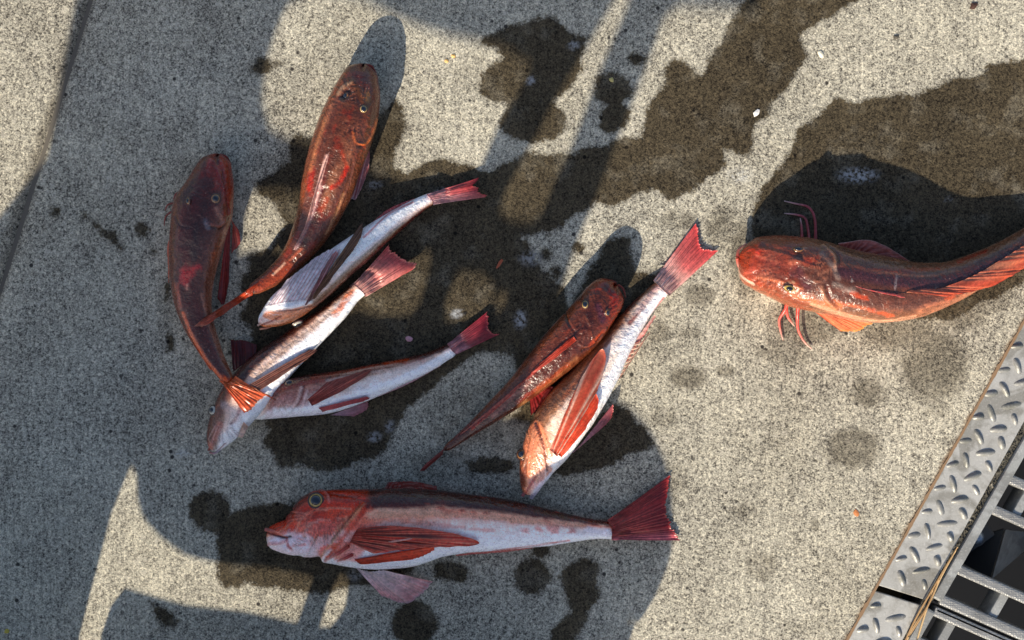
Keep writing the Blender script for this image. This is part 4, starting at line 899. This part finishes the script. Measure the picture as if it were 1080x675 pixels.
fin('dorsal_fin', fG, [(560,438,18),(572,424,20),(584,408,22)], [(559,421,8),(566,414,9),(576,408,14)], 6, (150,30,34), (190,50,56), (215,90,90), .8, .1)
fin('anal_fin', fG, [(640,406,16),(660,374,14),(690,332,12)], [(643,409,13),(664,378,11),(692,334,10)], 16, (236,190,180), (214,110,100), (240,200,190), .3, .12)
for i in range(9):
    t = i / 8; bx, by = 644 + 24 * t, 402 - 38 * t
    spine(fG, 'fin_ray', [(bx, by, 15), (bx + 9, by - 3, 13), (bx + 14 + 3 * t, by - 10 - 3 * t, 7)], 1.1, (240,210,190), (236,180,150))
tube('lip', [W(551,523,14), W(556,516,18), W(562,508,24)], [.0018,.0016,.0008], M_fin, fG, [lin(206,110,116), lin(226,140,120)], n=8)
tube('lip', [W(560,525,10), W(566,518,14), W(574,508,18)], [.0022,.002,.0010], M_fin, fG, [lin(238,220,232), lin(240,232,240)], n=8)

# --- H : large fish at the bottom
fH = thing('gurnard', 'largest fish, on its side along the bottom, red head with open mouth', 'fish', W(480, 560), GR)
tH = fish_body(fH, [(281,567,7.5,7,8),(284,567,11,10,6),(293,566.5,15,13,4),(305,566,19.5,16,2),(312,564,23.5,17.5,1),(320,561.5,28,19,0),(334,555.5,36,22,0),(352,555.5,39,24,0),(385,558,41.5,26,0),(410,557.5,42,26,0),(433,556,41,26,0),(460,552.5,36,24,0),(490,552,31.5,22,0),(530,553,27,19,0),(570,556,20.8,16,0),(600,557.5,15,12,0),(622,558,11,10,1),(640,559,9.5,9,2),(655,560.5,9.5,7,4)],
 [-80,-80,-78,-80,-84], dict(SIDE, ramp=[(0,(56,16,12)),(30,(76,24,16)),(43,(96,36,26)),(50,(236,176,148)),(62,(248,166,140)),(76,(252,226,218)),(108,(250,248,252)),(180,(250,250,255))], blotch=(226,104,82), blotch_amt=.6, blotch_max=95), [
 ('poly', [(276,556),(300,544),(318,532),(328,517),(350,515),(384,517),(392,535),(378,556),(350,578),(336,592),(322,570),(306,563),(284,563)], (226,62,36), .85, 5),
 ('poly', [(284,570),(306,562),(322,564),(338,576),(333,592),(308,588),(286,582)], (246,226,236), .92, 3), ([(308,566),(322,570),(336,578)], 3, (206,150,170), .5, .8), ([(310,576),(322,574)], 2.0, (214,90,80), .6, .8),
 ([(300,546),(318,540),(340,545)], 9, (150,34,24), .6, .6), ([(320,530),(334,516),(384,517)], 6, (110,40,26), .8, .4), ([(300,545),(313,537),(323,525)], 3, (120,50,40), .6),
 ([(279,559),(288,563),(300,567),(306,566)], 2.2, (60,14,14), .9, .2, -3.5), ([(284,560),(296,563),(304,560)], 3, (224,120,104), .7, .3, 1.2), ([(284,573),(294,573),(302,570)], 3, (226,140,140), .6, .3, .8), ([(303,569),(304,576),(308,580)], 2.4, (190,40,34), .75),
 ([(384,532),(372,546),(355,566),(336,590)], 1.5, (216,176,130), .6, .3, 1.0), ([(380,532),(366,549),(350,570)], 1.7, (120,90,50), .7, .2, -1.6), ([(388,534),(376,550),(360,570),(343,592)], 2.4, (200,70,50), .8, .3, -1.0), ([(360,540),(350,552),(342,566)], 1.5, (110,44,30), .6, .3, -.8), ([(366,544),(354,560)], 1.2, (225,180,140), .5, .3, .6),
 ('poly', [(350,580),(366,556),(384,545),(402,552),(378,590),(352,592)], (236,104,78), .75, 3), ([(346,588),(362,578),(372,568)], 4, (214,80,56), .7, .7), ([(352,594),(380,598),(420,596)], 5, (240,240,250), .8), ([(384,556),(370,566)], 3, (150,60,50), .6, .7),
 ([(384,517),(392,522),(382,534)], 3, (150,60,40), .6), ([(400,543),(440,543),(500,545),(560,551),(620,556)], 4, (206,150,120), .5, .6), ([(345,520),(370,524),(388,530)], 1.6, (96,30,20), .6, .3, -.7),
 ([(380,590),(430,592),(480,580),(540,575),(590,570)], 6, (242,242,250), .6), ([(620,560),(646,563)], 6, (236,228,236), .8, .5), ([(648,552),(650,566)], 5, (206,120,110), .7, .8), ([(600,546),(640,549),(655,552)], 3.5, (150,44,34), .8, .5), ([(600,570),(560,576),(520,581)], 1.6, (206,90,84), .75),
 ('poly', [(390,512),(462,512),(540,528),(640,545),(640,553),(590,548),(530,541),(470,533),(430,532),(388,534)], (58,20,12), .85, 3), ([(400,538),(460,540),(540,547),(610,553)], 4, (232,176,150), .65, .5), ([(392,548),(440,552),(520,560)], 3, (228,120,96), .5, .9),
 ([(329,519),(336,517),(345,521),(347,530)], 2.0, (214,130,120), .6, .3, 1.2)] + bones(345, 548, 160, 240, 8, 44, 11, (246, 150, 130), 11, .5) + bones(345, 546, 250, 380, 6, 30, 12, (240, 130, 106), 12, .5), seed=8, nose=6, jit_=.55)
eye(fH, 333, 527.6, surf_z(tH, 333, 528.5) + .9, 6.9, M_gold, (0, .35, 1), 1.0, .76)
fin('tail_fin', fH, [(641,549,8),(645,559,9),(645,569,7)], [(708,500,3),(706,514,4),(704,532,5),(707,548,4),(718,570,3)], 20, (196,90,80), (150,28,36), (190,60,60), .9, .045, bow=4, edge=(190,60,56),
    col_fn=lambda c, u, t: c * (1 - .45 * smooth(.75, 1, u)[..., None]) + lin(206,120,140) * .45 * smooth(.75, 1, u)[..., None], on=(tH,), lift=.9)
fin('pectoral_fin', fH, [(377,558,52),(373,564,54),(369,572,50)], [(412,554,50),(452,558,50),(488,565,46),(507,574,40),(470,577,46),(428,580,50),(394,584,50)], 13, (230,76,58), (222,64,44), (255,170,140), 1.5, .02, th=1.1, bow=6,
    col_fn=lambda c, u, t: c * (1 - .72 * smooth(.2, .9, np.sin(u * 34 + t)) * smooth(.02, .2, t) * (1 - smooth(.6, .9, t)))[..., None], on=(tH,), lift=3)
fin('pelvic_fin', fH, [(374,590,44),(380,595,40)], [(446,578,46),(460,577,43),(452,584,42),(436,590,40)], 9, (240,96,56), (244,86,40), (225,70,34), .9, .03, th=.9, bow=3, on=(tH,), lift=2)
fin('pelvic_fin', fH, [(376,599,14),(390,602,16),(406,601,18)], [(404,630,5),(428,637,4),(445,628,5),(459,614,8)], 9, (250,236,240), (226,140,140), (244,214,214), 1.0, .05, edge=(230,200,210))
spine(fH, 'feeler', [(409,572,54), (422,570,57), (439,567,55)], 1.4, (240,170,150), (245,190,180))
feeler(fH, [(372,585,48),(366,588,50),(356,592,44)], (1.7,1.5,.8)); feeler(fH, [(368,576,52),(358,583,50),(345,590,44)], (1.7,1.5,.8))
fin('dorsal_fin', fH, [(404,518,20),(432,517,20),(462,520,18)], [(410,508,10),(436,507,9),(460,512,10)], 10, (110,30,26), (140,44,40), (150,50,44), .6, .1)
fin('dorsal_fin', fH, [(470,522,20),(530,530,16),(600,545,10)], [(471,519,16),(531,527,13),(601,543,9)], 26, (80,22,20), (96,30,26), (110,34,30), .4, .1)
fin('anal_fin', fH, [(480,583,14),(540,578,12),(592,569,9)], [(481,586.5,10),(541,581.5,9),(594,572,7)], 26, (214,110,100), (196,80,76), (230,150,140), .3, .1)
tube('lip', [W(280,558.5,23), W(289,560.5,27), W(299,564.5,30), W(304,567,31)], [.0019,.002,.0018,.0009], M_fin, fH, [lin(206,120,110), lin(226,120,100), lin(200,70,60)], n=9)
tube('lip', [W(283,574.5,20), W(291,573,25), W(300,570,29)], [.0018,.0019,.001], M_fin, fH, [lin(226,160,160), lin(225,130,120)], n=9)

# --- I : upright fish at the right
fI = thing('gurnard', 'large brown orange fish belly down at right, feelers spread, casting a black shadow', 'fish', W(930, 305), GR)
tI = fish_body(fI, [(778,272,13,9,10),(783,273,20,14,6),(791,275,25,19,3),(803,277.5,29.5,24,0),(820,281,33.5,30,0),(842,287,37.5,33,0),(864,292,37.5,34.5,0),(888,298,36.5,34.5,0),(912,303,36.5,34,0),(938,305.5,34.5,32,0),(966,305.5,29.5,29,0),(1000,298,22.5,25,0),(1032,284,18,22,0),(1060,268,14.5,18,0),(1088,250,12,14,0),(1114,232,10,11,0),(1140,214,8.5,9,0)],
 0, dict(ramp=[(0,(80,48,38)),(30,(92,56,44)),(60,(118,78,58)),(85,(150,104,78)),(105,(222,180,160)),(180,(240,235,235))], blotch=(160,80,56), blotch_amt=.2, blotch_max=95), [
 ('poly', [(772,250),(800,240),(846,250),(842,262),(836,290),(858,318),(850,330),(810,316),(776,296)], (132,56,40), .65, 6), ('poly', [(774,262),(796,250),(806,262),(800,290),(810,306),(782,296)], (166,66,46), .6, 5),
 ([(812,258),(838,256),(862,262)], 6, (130,62,44), .7, .7), ([(838,286),(846,294),(850,300)], 9, (88,44,48), .75, .5, -.8), ([(850,276),(862,272)], 6, (180,70,52), .5), ([(834,277),(842,276)], 4, (206,120,96), .5, .3, 1.5),
 ([(888,287),(916,292),(950,297),(985,299),(1020,291),(1050,279),(1068,268)], 10, (66,38,44), .93, .2), ([(888,278),(930,287),(975,291),(1010,285)], 2, (150,104,84), .6), ([(872,266),(900,272),(960,284),(1000,281),(1040,268)], 4, (132,80,64), .6, .5),
 ([(900,282),(960,288)], 2.2, (96,30,26), .5, .6),([(1010,276),(1040,264)], 3, (150,44,32), .7, .8), ([(950,285),(990,284)], 3, (150,54,40), .6, .9), 
 ([(946,290),(944,305)], 1.4, (150,140,145), .6), ([(899,310),(913,314)], 3.5, (206,84,54), .6, 1.2), ([(916,327),(942,333)], 3.2, (206,88,58), .6, 1.2), ([(880,318),(912,326)], 3, (214,110,70), .5, .8), ([(998,316),(1006,312)], 3, (216,84,50), .8), ([(976,322),(1000,318)], 3, (190,116,92), .6), 
 ([(880,300),(892,305),(900,306)], 4, (200,190,180), .35), ([(856,320),(890,332),(930,339),(965,334)], 3, (232,170,140), .6), ([(868,330),(900,337)], 1.4, (140,40,30), .6), ([(795,300),(780,290),(777,280)], 2, (240,210,190), .6),
 ([(872,258),(884,268),(886,280),(880,290)], 2.0, (70,34,30), .6, .3, -1.4), ([(868,258),(880,270),(881,282)], 2.0, (190,140,110), .5, .3, 1.1), ([(886,326),(876,314),(872,302)], 2.0, (96,40,30), .6, .3, -1.4), ([(881,326),(870,314),(867,304)], 2.2, (214,150,116), .5, .3, 1.2), ([(800,262),(826,268),(848,278),(866,284)], 2.2, (150,80,62), .5, .3, 1.0), ([(800,292),(820,296),(846,304)], 2.2, (214,130,96), .5, .3, 1.1), ([(798,272),(812,277),(830,284)], 3, (130,56,44), .5, .4, -.9),
 ([(866,268),(878,280),(884,294)], 4, (170,150,140), .4), ([(835,310),(860,318),(886,324)], 5, (196,120,84), .5), ([(777,272),(782,273)], 2, (150,60,46), .6, .2, -1.0), ([(790,262),(800,266)], 4, (196,70,60), .5, .3, .8), ([(786,287),(796,284)], 4, (226,110,90), .5, .3, .8),
 ([(838,297),(828,300),(834,308),(842,306)], 1.6, (190,150,120), .7, .2, 1.0), ([(836,263),(850,262)], 1.6, (180,140,120), .5, .2, 1.0), ([(886,262),(930,276),(960,281)], 3, (70,34,28), .7), ('poly', [(960,330),(1000,316),(1040,298),(1080,272),(1090,290),(1040,318),(990,334)], (188,120,92), .6, 4), ([(1030,285),(1050,274)], 3, (96,52,56), .4)] + bones(850, 292, -70, 70, 8, 34, 12, (196, 130, 104), 1) + bones(832, 285, 130, 235, 10, 40, 13, (206, 120, 96), 2), seed=9, nose=14, notch=.8)
eye(fI, 832.6, 304, surf_z(tI, 832.6, 304) + .8, 5.6, M_gold, (-.1, -.5, .9), .62, .62)
eye(fI, 842, 263, surf_z(tI, 842, 263) + .5, 5.0, M_amber, (0, .6, .8), .6, .75)
fin('pectoral_fin', fI, [(853,324,22),(870,331,22),(898,336,18)], [(889,351,7),(905,350,5),(914,344,6),(921,341,8)], 9, (214,92,60), (226,112,60), (244,176,130), .9, .06, edge=(250,200,70), th=.6)
fin('pectoral_fin', fI, [(886,260,22),(900,263,22),(940,271,20)], [(884,257,26),(912,253,26),(930,257,24),(966,279,16)], 10, (150,50,46), (205,120,110), (225,150,140), .7, .04, edge=(245,225,220), th=.6)
for q in ([(860,258,22),(860,238,14),(858,226,7),(852,218,3),(840,215,2),(827,212,2)], [(854,257,22),(852,240,10),(849,230,4),(840,226.5,2),(827,225,2)], [(846,257,18),(845.5,240,8),(844,230,2)]):
    feeler(fI, q, (1.8,1.5,1.2,.5), ((150,50,60),(176,60,74),(196,90,100),(235,205,205)))
for q in ([(831,318,20),(828,327,12),(822,337,6),(823,348,3),(826,359,2)], [(829,322,14),(831,334,6),(838,344,2)], [(842,322,24),(841,336,18),(842,348,10),(848,360,4),(856,368,2)]):
    feeler(fI, q, (2.1,1.7,1.2,.5), ((214,70,60),(230,96,84),(236,130,116),(250,215,200)))
fin('dorsal_fin', fI, [(956,308,57),(992,304,50),(1030,289,42),(1064,269,30),(1090,252,24)], [(1000,313,57),(1044,303,50),(1084,281,36),(1118,258,24),(1140,240,18)], 13, (206,140,110), (226,100,64), (186,46,30), .9, .08, th=.6, on=(tI,), lift=2.2)
fin('dorsal_fin', fI, [(889,297,66),(915,304,67),(938,309,64)], [(905,303,69),(930,309,69),(956,314,66)], 5, (206,90,84), (225,80,80), (240,180,170), .8, .1, th=.6)
fin('tail_fin', fI, [(1134,220,10),(1140,223,12),(1145,228,9)], [(1180,170,10),(1178,188,12),(1180,200,12),(1196,212,8)], 12, (214,90,70), (190,50,50), (226,120,100), .8, .06)
for s_ in (-1, 1): tube('lip', [W(777.5,272+s_*.5,22), W(779.5,272+s_*9,20), W(787,274+s_*17,15)], [.0018,.0015,.0008], M_fin, fI, [lin(206,80,66), lin(235,190,170)], n=8)
